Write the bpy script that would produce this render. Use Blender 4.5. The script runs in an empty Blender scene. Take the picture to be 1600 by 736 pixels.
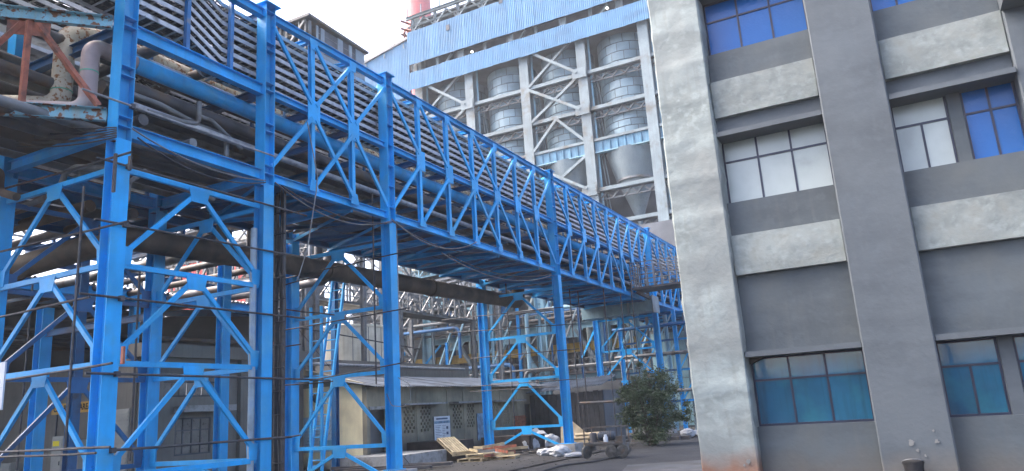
import bpy, bmesh, math, random
import numpy as np
from mathutils import Vector, Matrix
random.seed(7)
PI = math.pi
S = bpy.context.scene
COL = S.collection

# ------------------------------------------------------------------ camera
FPX, YAW, PITCH, ROLL = 1165.37, 0.472155, 0.231411, -0.065125
CAM = Vector((0, 0, 1.6))
cy, sy, cp, sp = math.cos(YAW), math.sin(YAW), math.cos(PITCH), math.sin(PITCH)
fwd = Vector((-sy*cp, cy*cp, sp)); rt = Vector((cy, sy, 0)); up = rt.cross(fwd)
c_, s_ = math.cos(ROLL), math.sin(ROLL)
rt, up = c_*rt + s_*up, -s_*rt + c_*up
cam = bpy.data.cameras.new('camera'); camo = bpy.data.objects.new('camera', cam); COL.objects.link(camo)
cam.sensor_width = 36; cam.lens = FPX/1600*36; cam.clip_end = 2000; cam.clip_start = 0.1
camo.matrix_world = Matrix.Translation(CAM) @ Matrix((rt, up, -fwd)).transposed().to_4x4()
S.camera = camo

def ray(px, py): return rt*((px-800)/FPX) - up*((py-368)/FPX) + fwd
def atx(px, py, x): d = ray(px, py); return CAM + d*((x-CAM.x)/d.x)
def aty(px, py, y): d = ray(px, py); return CAM + d*((y-CAM.y)/d.y)
def atz(px, py, z): d = ray(px, py); return CAM + d*((z-CAM.z)/d.z)

# ------------------------------------------------------------------ sky, sun, exposure
W = bpy.data.worlds.new('World'); S.world = W; W.use_nodes = True
nt = W.node_tree; nt.nodes.clear()
sky = nt.nodes.new('ShaderNodeTexSky'); sky.sky_type = 'NISHITA'; sky.sun_disc = False
SUN_EL, SUN_AZ = math.radians(50), math.radians(-104)      # azimuth from +Y towards +X
sky.sun_elevation = SUN_EL; sky.sun_rotation = SUN_AZ
sky.dust_density = 6.0; sky.air_density = 0.5; sky.ozone_density = 0.0; sky.altitude = 300
bg = nt.nodes.new('ShaderNodeBackground'); bg.inputs[1].default_value = 0.15
wo = nt.nodes.new('ShaderNodeOutputWorld')
nt.links.new(sky.outputs[0], bg.inputs[0]); nt.links.new(bg.outputs[0], wo.inputs[0])
sl = bpy.data.lights.new('sun', 'SUN'); sl.energy = 0.5; sl.angle = math.radians(60); sl.color = (1, .97, .93)
so = bpy.data.objects.new('sun', sl); COL.objects.link(so)
sdir = Vector((math.sin(SUN_AZ)*math.cos(SUN_EL), math.cos(SUN_AZ)*math.cos(SUN_EL), math.sin(SUN_EL)))
so.rotation_euler = sdir.to_track_quat('Z', 'Y').to_euler(); so.location = sdir*200
S.view_settings.view_transform = 'Standard'; S.view_settings.look = 'None'
S.view_settings.exposure = 2.75; S.view_settings.gamma = 1
S.cycles.max_bounces = 5; S.cycles.diffuse_bounces = 3; S.cycles.glossy_bounces = 2; S.cycles.volume_bounces = 0

# ------------------------------------------------------------------ materials
MATS = {}
def mat(name, col, rough=.6, metal=0., var=.18, scale=2.5, bump=.15, bscale=30, col2=None, c2scale=1.5, c2t=.6, c2w=.08,
        streak=0., hband=0., spec=.5, zstain=None, rvar=.1, coat=0., streakcol=None, trans=0.):
    if name in MATS: return MATS[name]
    m = bpy.data.materials.new(name); m.use_nodes = True; MATS[name] = m
    t = m.node_tree; N = t.nodes.new; L = t.links.new
    b = t.nodes['Principled BSDF']; g = N('ShaderNodeNewGeometry')
    b.inputs['Roughness'].default_value = rough; b.inputs['Metallic'].default_value = metal
    b.inputs['Specular IOR Level'].default_value = spec; b.inputs['Coat Weight'].default_value = coat
    def noise(sc, detail=4, vec=None):
        n = N('ShaderNodeTexNoise'); n.inputs['Scale'].default_value = sc; n.inputs['Detail'].default_value = detail
        L(vec or g.outputs['Position'], n.inputs['Vector']); return n
    def ramp(src, a, bb):
        r = N('ShaderNodeMapRange'); r.inputs[1].default_value = a; r.inputs[2].default_value = bb; L(src, r.inputs[0]); return r.outputs[0]
    def mix(fac, A, B, mode='MIX'):
        x = N('ShaderNodeMix'); x.data_type = 'RGBA'; x.blend_type = mode
        if isinstance(fac, float): x.inputs[0].default_value = fac
        else: L(fac, x.inputs[0])
        for i, v in ((6, A), (7, B)):
            if isinstance(v, tuple): x.inputs[i].default_value = (*v[:3], 1)
            else: L(v, x.inputs[i])
        return x.outputs[2]
    n1 = noise(scale)
    lo = tuple(max(0, c*(1-var)) for c in col); hi = tuple(min(1, c*(1+var)) for c in col)
    c = mix(ramp(n1.outputs[0], .3, .7), lo, hi)
    # per-object tone
    oi = N('ShaderNodeObjectInfo'); rr = ramp(oi.outputs['Random'], 0., 1.)
    hv = N('ShaderNodeHueSaturation'); L(c, hv.inputs['Color'])
    mr = N('ShaderNodeMapRange'); mr.inputs[3].default_value = 1-var*.5; mr.inputs[4].default_value = 1+var*.5; L(rr, mr.inputs[0]); L(mr.outputs[0], hv.inputs['Value'])
    c = hv.outputs[0]
    if streak:
        mp = N('ShaderNodeMapping'); mp.inputs['Scale'].default_value = (6, 6, .5); L(g.outputs['Position'], mp.inputs[0])
        ns = noise(1.3, 5, mp.outputs[0]); f = N('ShaderNodeMath'); f.operation = 'MULTIPLY'; f.inputs[1].default_value = streak
        L(ramp(ns.outputs[0], .5, .75), f.inputs[0])
        c = mix(f.outputs[0], c, streakcol or tuple(x*.35 for x in col))
    if hband:
        mp2 = N('ShaderNodeMapping'); mp2.inputs['Scale'].default_value = (.7, .7, 2.6); L(g.outputs['Position'], mp2.inputs[0])
        nh = noise(1.0, 6, mp2.outputs[0]); f = N('ShaderNodeMath'); f.operation = 'MULTIPLY'; f.inputs[1].default_value = hband
        L(ramp(nh.outputs[0], .45, .62), f.inputs[0]); c = mix(f.outputs[0], c, tuple(x*.62 for x in col))
        nh2 = noise(5.5, 8); f2 = N('ShaderNodeMath'); f2.operation = 'MULTIPLY'; f2.inputs[1].default_value = hband*.7
        L(ramp(nh2.outputs[0], .52, .66), f2.inputs[0]); c = mix(f2.outputs[0], c, tuple(min(.75, x*1.28) for x in col))
    if col2:
        n2 = noise(c2scale, 8); c = mix(ramp(n2.outputs[0], c2t-c2w, c2t+c2w), c, col2)
    if zstain:                    # (colour, z below which it shows, softness)
        sx = N('ShaderNodeSeparateXYZ'); L(g.outputs['Position'], sx.inputs[0])
        nz = noise(1.6, 6); ad = N('ShaderNodeMath'); ad.operation = 'MULTIPLY_ADD'; ad.inputs[1].default_value = .8; L(nz.outputs[0], ad.inputs[0]); L(sx.outputs[2], ad.inputs[2])
        f = ramp(ad.outputs[0], zstain[1]+.4+zstain[2], zstain[1]+.4-zstain[2]); c = mix(f, c, zstain[0])
    L(c, b.inputs['Base Color'])
    if rvar:
        nr = noise(scale*3); r = N('ShaderNodeMapRange'); r.inputs[3].default_value = max(0, rough-rvar); r.inputs[4].default_value = min(1, rough+rvar)
        L(nr.outputs[0], r.inputs[0]); L(r.outputs[0], b.inputs['Roughness'])
    if bump:
        nb = noise(bscale, 6); bp = N('ShaderNodeBump'); bp.inputs['Strength'].default_value = bump; bp.inputs['Distance'].default_value = .02
        L(nb.outputs[0], bp.inputs['Height']); L(bp.outputs[0], b.inputs['Normal'])
    return m
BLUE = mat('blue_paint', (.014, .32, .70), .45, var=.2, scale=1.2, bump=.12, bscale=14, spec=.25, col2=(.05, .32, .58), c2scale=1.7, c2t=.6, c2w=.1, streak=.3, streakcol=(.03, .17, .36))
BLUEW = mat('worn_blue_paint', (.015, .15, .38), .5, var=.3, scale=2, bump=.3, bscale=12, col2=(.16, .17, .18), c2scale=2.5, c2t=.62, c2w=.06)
DKBLUE = mat('dull_shaded_blue', (.006, .12, .31), .5, var=.3, scale=1.5, col2=(.03, .05, .09), c2scale=1.5, c2t=.58, c2w=.12)  # darker copy of the blue; paints shade onto rear and inner bridge steel
PALEB = mat('pale_blue_steel', (.21, .38, .47), .55, var=.2, scale=.8, col2=(.15, .23, .26), c2scale=.7, c2t=.6, c2w=.12, streak=.4, streakcol=(.16, .19, .19))
PALEG = mat('pale_grey_steel', (.18, .23, .25), .6, var=.18, scale=.8, col2=(.13, .13, .12), c2scale=.9, c2t=.62, streak=.35, streakcol=(.12, .11, .095))
RUSTB = mat('rusty_pale_blue_paint', (.20, .42, .50), .65, var=.15, scale=4, bump=.3, col2=(.17, .07, .03), c2scale=8, c2t=.55, c2w=.03, streak=.6, streakcol=(.33, .25, .13))
OXIDE = mat('red_oxide_paint', (.27, .085, .05), .7, var=.3, scale=5, col2=(.09, .045, .035), c2scale=4, c2t=.58)
RUSTPIPE = mat('cream_rusty_lagging', (.50, .46, .36), .6, var=.2, scale=2, col2=(.24, .10, .03), c2scale=11, c2t=.56, c2w=.04, streak=.5, streakcol=(.3, .17, .08))
PINKPIPE = mat('grey_pink_pipe', (.33, .26, .25), .6, var=.15, scale=3, col2=(.22, .32, .33), c2scale=1.4, c2t=.6)
TRAY = mat('galvanised_tray', (.48, .50, .52), .5, metal=.2, var=.25, scale=3, col2=(.16, .16, .16), c2scale=3, c2t=.62)
CABLE = mat('black_cable', (.025, .026, .03), .6, var=.4, scale=5)
PIPEG = mat('grey_pipe', (.17, .18, .185), .5, metal=.2, var=.3, scale=2, col2=(.09, .075, .06), c2scale=2, c2t=.58)
PIPED = mat('dark_pipe', (.075, .075, .082), .6, var=.4, scale=2, col2=(.10, .065, .04), c2scale=2, c2t=.58)
BROWN = mat('brown_bitumen_pipe', (.085, .062, .045), .7, var=.35, scale=1.6, bump=.4, bscale=9, col2=(.035, .03, .028), c2scale=1.4, c2t=.55, c2w=.12)
POLE = mat('scaffold_pole_steel', (.045, .047, .053), .6, metal=.2, var=.4, scale=6, col2=(.075, .05, .04), c2scale=7, c2t=.62)
POLEG = mat('grey_scaffold_pole', (.27, .28, .29), .5, metal=.3, var=.3, scale=6)
DARK = mat('dark_steel', (.055, .063, .078), .7, var=.4, scale=1.5)
DARKW = mat('interior_shade_wall', (.115, .125, .138), .85, var=.4, scale=.4)  # dark tone stands in for the shade of interiors
CONC = mat('raw_concrete', (.255, .295, .285), .85, hband=.75, var=.22, scale=.9, bump=.7, bscale=7, col2=(.215, .235, .225), c2scale=.8, c2t=.54, c2w=.14, streak=.5, streakcol=(.18, .185, .165), zstain=((.22, .12, .08), .32, .22))
CONCB = mat('beam_concrete', (.22, .252, .245), .85, hband=.6, var=.25, scale=3.5, bump=.6, bscale=9, col2=(.185, .20, .185), c2scale=3.5, c2t=.58, c2w=.14, streak=.3, streakcol=(.16, .165, .15))
CEM = mat('grey_cement_plaster', (.074, .090, .104), .75, hband=.4, zstain=((.12, .115, .105), .22, .25), var=.13, scale=.7, bump=.25, bscale=12, col2=(.09, .107, .12), c2scale=.6, c2t=.58, c2w=.14, streak=.2, streakcol=(.10, .112, .12))
CEMD = mat('dark_cement_panel', (.070, .086, .097), .8, hband=.4, streak=.4, streakcol=(.095, .106, .108), var=.14, scale=.8, bump=.25, bscale=12, col2=(.085, .097, .10), c2scale=1., c2t=.6, c2w=.12, zstain=((.105, .10, .09), .25, .3))
WFRAME = mat('navy_window_frame', (.012, .016, .04), .4, var=.2)
GTEAL = mat('teal_glass', (.010, .105, .19), .04, var=.3, scale=.9, bump=.06, bscale=2.2, spec=1., rvar=.02, streak=.7, streakcol=(.004, .05, .085), col2=(.02, .17, .23), c2scale=1.1, c2t=.58, c2w=.1)
GBLUE = mat('blue_film_glass', (.008, .105, .36), .12, var=.12, scale=.6, bump=.25, bscale=22, spec=.4, rvar=.04)
GWHITE = mat('frosted_white_glass', (.40, .45, .43), .22, var=.16, col2=(.29, .33, .31), c2scale=1.1, c2t=.58, c2w=.14, scale=1.1, bump=.1, bscale=3, spec=.6, rvar=.05)
CLAD = mat('pale_blue_cladding', (.085, .215, .37), .6, spec=.3, var=.16, scale=.5, bump=.05, col2=(.07, .17, .29), c2scale=.5, c2t=.6, streak=.3, streakcol=(.09, .15, .22))
CLADG = mat('weathered_grey_cladding', (.22, .28, .32), .55, var=.22, scale=.6, col2=(.17, .20, .23), c2scale=.7, c2t=.55, streak=.5, streakcol=(.16, .15, .14))
SILO = mat('silo_aluminium_cladding', (.16, .235, .275), .5, metal=.15, var=.2, scale=.6, bump=.1, bscale=3)
SILOB = mat('silo_band', (.19, .26, .30), .45, metal=.3, var=.15)
HOPPER = mat('hopper_steel', (.20, .25, .27), .55, var=.15, scale=.8, streak=.3)
GIRD = mat('sky_blue_girder', (.075, .20, .30), .5, var=.2, scale=1.2, streak=.4, streakcol=(.3, .5, .6))
YELLOW = mat('yellow_crane_paint', (.42, .26, .04), .5, var=.2, streak=.3)
RED = mat('red_cladding', (.62, .10, .08), .6, var=.15, scale=.6)
REDCH = mat('red_chimney_paint', (.62, .16, .15), .6, var=.08)
PINKCH = mat('faded_chimney_paint', (.55, .32, .32), .6, var=.08)
CREAM = mat('lit_cream_wall', (.86, .77, .50), .8, var=.08, scale=1.2, bump=.2, col2=(.55, .48, .32), c2scale=.9, c2t=.62, c2w=.14, streak=.2, streakcol=(.45, .39, .27), zstain=((.16, .15, .13), .12, .2))  # end wall: light falling on it is put into the bright base colour
CREAMD = mat('grimy_shaded_cream', (.30, .275, .20), .85, var=.2, scale=1.2, bump=.2, col2=(.15, .14, .115), c2scale=.9, c2t=.55, c2w=.16, streak=.45, streakcol=(.14, .125, .10), zstain=((.08, .075, .07), .6, .4))  # long wall: grime, plus its shaded side painted into a darker cream
TANKM = mat('cream_tank_paint', (.64, .61, .49), .5, var=.12, streak=.4, streakcol=(.35, .26, .14))
GREYW = mat('grey_plaster_wall', (.17, .165, .15), .85, var=.2, scale=1, col2=(.12, .118, .11), c2scale=1, c2t=.58, c2w=.12, streak=.35)
ROOF = mat('asbestos_roof_sheet', (.075, .095, .125), .85, var=.3, scale=1, spec=.25, col2=(.045, .054, .066), c2scale=1.5, c2t=.6, c2w=.12)
ROOFL = mat('light_roof_sheet', (.42, .44, .46), .7, var=.2, scale=1.5)
PLINTH = mat('plinth_concrete', (.30, .31, .31), .9, var=.25, scale=3, bump=.6, bscale=14, col2=(.17, .17, .165), c2scale=3, c2t=.55)
WOOD = mat('pallet_wood', (.36, .30, .19), .8, var=.3, scale=6, bump=.3, bscale=40)
WOODP = mat('plywood', (.40, .33, .22), .8, var=.25, scale=3, bump=.3)
BRICK = mat('red_brick', (.30, .105, .06), .9, var=.35, scale=9, bump=.5)
SACK = mat('white_woven_sack', (.34, .36, .38), .6, var=.15, scale=6, bump=.6, bscale=18, col2=(.32, .33, .35), c2scale=4, c2t=.6)
RUBBER = mat('black_rubber', (.02, .02, .022), .7, var=.4, scale=8)
TYRE = mat('worn_tyre', (.075, .074, .07), .85, var=.4, scale=10, bump=.4)
TROLLEY = mat('grimy_trolley_steel', (.10, .098, .095), .7, metal=.2, var=.4, scale=5, col2=(.11, .08, .06), c2scale=6, c2t=.57)
PAPER = mat('notice_board_white', (.55, .60, .66), .6, var=.08)
PAPERB = mat('notice_board_blue', (.14, .24, .36), .6, var=.5, scale=6)
INK = mat('notice_print', (.06, .09, .17), .7, var=.3)
SIGNY = mat('sign_yellow', (.55, .32, .07), .6, var=.15)
BLACK = mat('black_print', (.012, .012, .012), .7, var=.1)
PANELG = mat('cabinet_grey', (.30, .31, .29), .55, var=.12)
BARK = mat('bark', (.075, .06, .045), .9, var=.3, scale=12, bump=.6)
LEAF = mat('bush_leaf', (.04, .064, .027), .5, var=.6, scale=3.5, bump=0, col2=(.06, .08, .03), c2scale=6, c2t=.6, c2w=.1)
ASPH = mat('asphalt', (.028, .029, .031), .9, var=.35, scale=.35, bump=.5, bscale=40, hband=.4, col2=(.019, .019, .021), c2scale=.5, c2t=.55, c2w=.14, rvar=.15)
DIRT = mat('oily_dirt', (.014, .0145, .016), .9, var=.45, scale=.8, bump=.8, bscale=14, col2=(.03, .029, .029), c2scale=1.2, c2t=.6, c2w=.1)
PAVE = mat('worn_pavement', (.065, .068, .072), .85, var=.3, scale=1.0, bump=.5, bscale=20, col2=(.05, .047, .046), c2scale=1.2, c2t=.55, c2w=.1)

def lampmat():
    m = bpy.data.materials.new('lamp_glow'); m.use_nodes = True; b = m.node_tree.nodes['Principled BSDF']
    b.inputs['Emission Color'].default_value = (1, .93, .75, 1); b.inputs['Emission Strength'].default_value = 4
    b.inputs['Base Color'].default_value = (.8, .8, .7, 1); return m
LAMP = lampmat()

# ------------------------------------------------------------------ object helpers
def tag(o, label=None, cat=None, group=None, kind=None):
    if label: o['label'] = label
    if cat: o['category'] = cat
    if group: o['group'] = group
    if kind: o['kind'] = kind
    return o
def T(name, label, cat, loc=(0, 0, 0), group=None):
    o = bpy.data.objects.new(name, None); COL.objects.link(o); o.location = loc; o.empty_display_size = .2
    return tag(o, label, cat, group)
WL = {}
def wloc(o):                     # world origin of an unrotated chain
    v = Vector(o.location)
    while o.parent: o = o.parent; v = v + Vector(o.location)
    return v
def link(name, me, parent=None, M=None, m=None):
    o = bpy.data.objects.new(name, me); COL.objects.link(o)
    if parent is not None:
        o.parent = parent
        off = wloc(parent)
        o.matrix_local = Matrix.Translation(-off) @ (M or Matrix())
    elif M is not None: o.matrix_world = M
    return o
class MB:
    def __init__(s): s.v = []; s.f = []
    def add(s, vs, fs):
        n = len(s.v); s.v += [tuple(v) for v in vs]; s.f += [tuple(i+n for i in f) for f in fs]; return s
    def box(s, x0, x1, y0, y1, z0, z1):
        return s.add([(x0,y0,z0),(x1,y0,z0),(x1,y1,z0),(x0,y1,z0),(x0,y0,z1),(x1,y0,z1),(x1,y1,z1),(x0,y1,z1)],
                     [(0,3,2,1),(4,5,6,7),(0,1,5,4),(1,2,6,5),(2,3,7,6),(3,0,4,7)])
    def bar(s, p0, p1, w, h=None, side=None):
        h = h or w; M = frame(p0, p1, side); l = (Vector(p1)-Vector(p0)).length
        b = MB().box(-w/2, w/2, -h/2, h/2, 0, l)
        return s.add([M @ Vector(v) for v in b.v], b.f)
    def prism(s, poly, ax, a0, a1):          # poly in the two other axes, extruded along ax
        def P(u, v, a): return (a,u,v) if ax == 'x' else (u,a,v) if ax == 'y' else (u,v,a)
        n = len(poly)
        return s.add([P(u,v,a0) for u,v in poly]+[P(u,v,a1) for u,v in poly],
                     [tuple(range(n-1,-1,-1)), tuple(range(n,2*n))]+[(i,(i+1)%n,n+(i+1)%n,n+i) for i in range(n)])
    def tube(s, path, r, n=10, caps=True, rs=None):
        P = [Vector(p) for p in path]; k = len(P); t0 = (P[1]-P[0]).normalized()
        a = t0.orthogonal().normalized(); vs = []; fs = []
        for i in range(k):
            t = (P[min(i+1,k-1)]-P[max(i-1,0)]).normalized()
            a = (a - t*a.dot(t)).normalized(); b = t.cross(a); q = rs[i] if rs else r
            for j in range(n):
                th = 2*PI*j/n; vs.append(P[i]+a*(q*math.cos(th))+b*(q*math.sin(th)))
        for i in range(k-1):
            for j in range(n): fs.append((i*n+j, i*n+(j+1)%n, (i+1)*n+(j+1)%n, (i+1)*n+j))
        if caps: fs.append(tuple(range(n-1,-1,-1))); fs.append(tuple((k-1)*n+j for j in range(n)))
        return s.add(vs, fs)
    def lathe(s, prof, c=(0,0,0), n=24, a0=0, a1=2*PI):
        full = abs(a1-a0-2*PI) < 1e-6; m = n if full else n+1; vs = []; fs = []
        for r, z in prof:
            for j in range(m):
                th = a0+(a1-a0)*j/n; vs.append((c[0]+r*math.cos(th), c[1]+r*math.sin(th), c[2]+z))
        for i in range(len(prof)-1):
            for j in range(n): fs.append((i*m+j, i*m+(j+1)%m, (i+1)*m+(j+1)%m, (i+1)*m+j))
        return s.add(vs, fs)
    def mesh(s, name, m, smooth=False, off=None):
        me = bpy.data.meshes.new(name); vs = s.v
        if off is not None: vs = [(x-off[0], y-off[1], z-off[2]) for x, y, z in vs]
        me.from_pydata(vs, [], s.f); me.materials.append(m)
        if smooth: me.shade_smooth(); 
        if smooth:
            try: me.set_sharp_from_angle(angle=math.radians(40))
            except Exception: pass
        return me
    def build(s, name, m, parent=None, smooth=False, loc=None, label=None, cat=None, group=None, kind=None):
        if parent is not None: off = wloc(parent); loc = None
        else:
            if loc is None:
                a = np.array(s.v); loc = ((a[:,0].min()+a[:,0].max())/2, (a[:,1].min()+a[:,1].max())/2, a[:,2].min())
            off = loc
        o = bpy.data.objects.new(name, s.mesh(name, m, smooth, off)); COL.objects.link(o)
        if parent is not None: o.parent = parent
        else: o.location = loc
        return tag(o, label, cat, group, kind)
def frame(p0, p1, side=None):
    p0 = Vector(p0); z = (Vector(p1)-p0).normalized()
    x = Vector(side) if side is not None else (Vector((1,0,0)) if abs(z.x) < .9 else Vector((0,1,0)))
    x = (x - z*x.dot(z)).normalized(); y = z.cross(x)
    return Matrix.Translation(p0) @ Matrix((x, y, z)).transposed().to_4x4()
UNIT = {}
def profile(kind, a, b):
    if kind == 'H':     # flanges at +-a/2 on local x, b wide on local y
        tf, tw = max(.012, a*.05), max(.01, a*.035); h, w = a/2, b/2
        return [(-h,-w),(-h+tf,-w),(-h+tf,-tw/2),(h-tf,-tw/2),(h-tf,-w),(h,-w),(h,w),(h-tf,w),(h-tf,tw/2),(-h+tf,tw/2),(-h+tf,w),(-h,w)]
    if kind == 'C':     # channel, web on the +x side
        t = max(.008, a*.07); return [(-a/2,-b/2),(a/2,-b/2),(a/2,b/2),(-a/2,b/2),(-a/2,b/2-t),(a/2-t,b/2-t),(a/2-t,-b/2+t),(-a/2,-b/2+t)]
    if kind == 'L':
        t = max(.008, a*.1); return [(a/2,-b/2),(a/2,b/2),(a/2-t,b/2),(a/2-t,-b/2+t),(-a/2,-b/2+t),(-a/2,-b/2)]
    if kind == 'B': return [(-a/2,-b/2),(a/2,-b/2),(a/2,b/2),(-a/2,b/2)]
    return [(a/2*math.cos(2*PI*i/10), a/2*math.sin(2*PI*i/10)) for i in range(10)]
def member(name, parent, p0, p1, prof, m, side=None):
    key = (prof, m.name)
    if key not in UNIT:
        UNIT[key] = MB().prism(profile(*prof), 'z', 0, 1).mesh('%s_section' % prof[0].lower(), m, smooth=prof[0] == 'O')
    l = (Vector(p1)-Vector(p0)).length
    return link(name, UNIT[key], parent, frame(p0, p1, side) @ Matrix.Diagonal((1, 1, l, 1)))
def fillet(pts, R, k=6):
    P = [Vector(p) for p in pts]; out = [P[0]]
    for i in range(1, len(P)-1):
        a = (P[i-1]-P[i]); b = (P[i+1]-P[i]); la, lb = a.length, b.length; a /= la; b /= lb
        ang = a.angle(b)
        if ang > PI-.02: out.append(P[i]); continue
        d = min(R/math.tan(ang/2), la*.49, lb*.49); r = d*math.tan(ang/2)
        c = P[i]+(a+b).normalized()*(r/math.sin(ang/2)); s0 = P[i]+a*d; s1 = P[i]+b*d
        v0 = s0-c; v1 = s1-c; w = v0.angle(v1)
        for q in range(k+1):
            t = q/k; out.append(c+(v0*math.sin((1-t)*w)+v1*math.sin(t*w))/math.sin(w))
    out.append(P[-1]); return out
def pipe(label, pts, r, m, R=None, n=12, flanges=(), group=None, cat='pipe', name='pipe', fm=None):
    path = fillet(pts, R or r*2.2)
    if not flanges: return MB().tube(path, r, n).build(name, m, None, True, loc=pts[0], label=label, cat=cat, group=group)
    t = T(name, label, cat, pts[0], group); MB().tube(path, r, n).build('pipe_run', m, t, True)
    for p, d in flanges:
        p = Vector(p); d = Vector(d).normalized()*.03
        MB().tube([p-d, p+d], r+.045, n).build('flange', fm or m, t, True)
    return t
def sag(p0, p1, s, n=14):
    p0, p1 = Vector(p0), Vector(p1); return [p0.lerp(p1, i/n)-Vector((0,0,s*4*(i/n)*(1-i/n))) for i in range(n+1)]
def corr(w, h, pitch, amp, seg=4):       # sheet in local x (width) and z (height), ribs along z, corrugated in y, with thickness
    mb = MB(); n = int(round(w/pitch))*seg; xs = [w*i/n for i in range(n+1)]
    ys = [amp*math.sin(2*PI*i/seg+.6) for i in range(n+1)]
    vs = []; t = .004
    for x, y in zip(xs, ys): vs += [(x,y,0),(x,y,h),(x,y+t,h),(x,y+t,0)]
    fs = []
    for i in range(n):
        a = 4*i; b = a+4; fs += [(a,b,b+1,a+1),(a+3,a+2,b+2,b+3),(a+1,b+1,b+2,a+2),(a,a+3,b+3,b)]
    return mb.add(vs, fs)
ORD = ['lowest', 'second lowest', 'third lowest', 'fourth lowest', 'fifth lowest', 'sixth lowest', 'seventh lowest', 'eighth lowest', 'ninth lowest', 'topmost']

G = -0.1        # ground level

# ================================================================== SETTING
from mathutils import noise as mn
def sheet(name, x0, x1, y0, y1, z, m, nx=1, ny=1, amp=0.):
    mb = MB(); vs = []
    for j in range(ny+1):
        for i in range(nx+1):
            x = x0+(x1-x0)*i/nx; y = y0+(y1-y0)*j/ny
            vs.append((x, y, z+amp*(mn.noise(Vector((x*.6, y*.6, 0)))+.5*mn.noise(Vector((x*1.9, y*1.9, 3))))))
    mb.add(vs, [(j*(nx+1)+i, j*(nx+1)+i+1, (j+1)*(nx+1)+i+1, (j+1)*(nx+1)+i) for j in range(ny) for i in range(nx)])
    return mb.build(name, m, None, True, loc=(0, 0, 0), kind='structure')
sheet('ground', -260, 260, -200, 320, G-.03, ASPH)
sheet('yard', -34, -11.0, 2, 48, G+.004, DIRT, 60, 80, .012)
# the strip of broken pavement by the building corner
mb = MB(); pts = [(-6.2, 16.0), (-3.6, 15.2), (-3.2, 22), (-4.6, 23.0), (-7.6, 21.2), (-6.9, 18.6)]
mb.prism(pts, 'z', G-.03, G+.006).build('pavement', PAVE, loc=(0, 0, 0), kind='structure')

# ================================================================== CONCRETE BUILDING (right)
def rough_box(x0, x1, y0, y1, z0, z1, step=.15, amp=.02, bev=.025, lift=0., seed=0):
    per = []
    c = [(x0,y0),(x1,y0),(x1,y1),(x0,y1)]
    for k in range(4):
        a = Vector(c[k]); b = Vector(c[(k+1)%4]); L = (b-a).length; n = max(1, int(L/step)); d = (b-a)/L; nr = Vector((d.y, -d.x))
        per.append((a+d*bev, nr))
        for i in range(1, n): per.append((a+d*(L*i/n), nr))
        per.append((b-d*bev, nr))
    nz = max(1, int((z1-z0)/step)); mb = MB(); vs = []; m = len(per)
    for j in range(nz+1):
        z = z0+(z1-z0)*j/nz
        for p, nr in per:
            q = Vector((p.x*.9+seed, p.y*.9, z*1.1)); h = amp*(mn.noise(q)+.5*mn.noise(q*2.7))
            if lift: h += lift*(abs(((z/lift_h) % 1)-.5)*2)**6 * (.6+.6*mn.noise(Vector((p.x*2, seed, z*.5))))
            vs.append((p.x+nr.x*h, p.y+nr.y*h, z))
    fs = [(j*m+i, j*m+(i+1)%m, (j+1)*m+(i+1)%m, (j+1)*m+i) for j in range(nz) for i in range(m)]
    fs += [tuple(range(m-1,-1,-1)), tuple(nz*m+i for i in range(m))]
    return mb.add(vs, fs)
lift_h = .93
B = T('concrete_building', 'tall unfinished grey concrete building with wide pillars and blue windows', 'building', (0, 17.5, G))
yP, yB_, yW, yC, yG = 16.5, 16.7, 16.85, 16.56, 17.15
o = rough_box(-4.27, -3.08, yP, 18.2, G-.3, 14.5, .1, .028, .03, lift=.028, seed=3).build('pillar', CONC, B, True); tag(o, 'pale raw concrete corner pillar with rusty splash at its foot')
o = rough_box(-.79, .50, yP, 18.2, G-.3, 14.5, .25, .006, .03, seed=9).build('pillar', CEM, B, True); tag(o, 'smooth dark grey plastered pillar')
rough_box(2.75, 4.1, 16.62, 18.2, G-.3, 14.5, .25, .006, .03, seed=14).build('pillar', CEM, B, True)
BAYS = [(-3.08, -.79), (.50, 2.75)]
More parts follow.
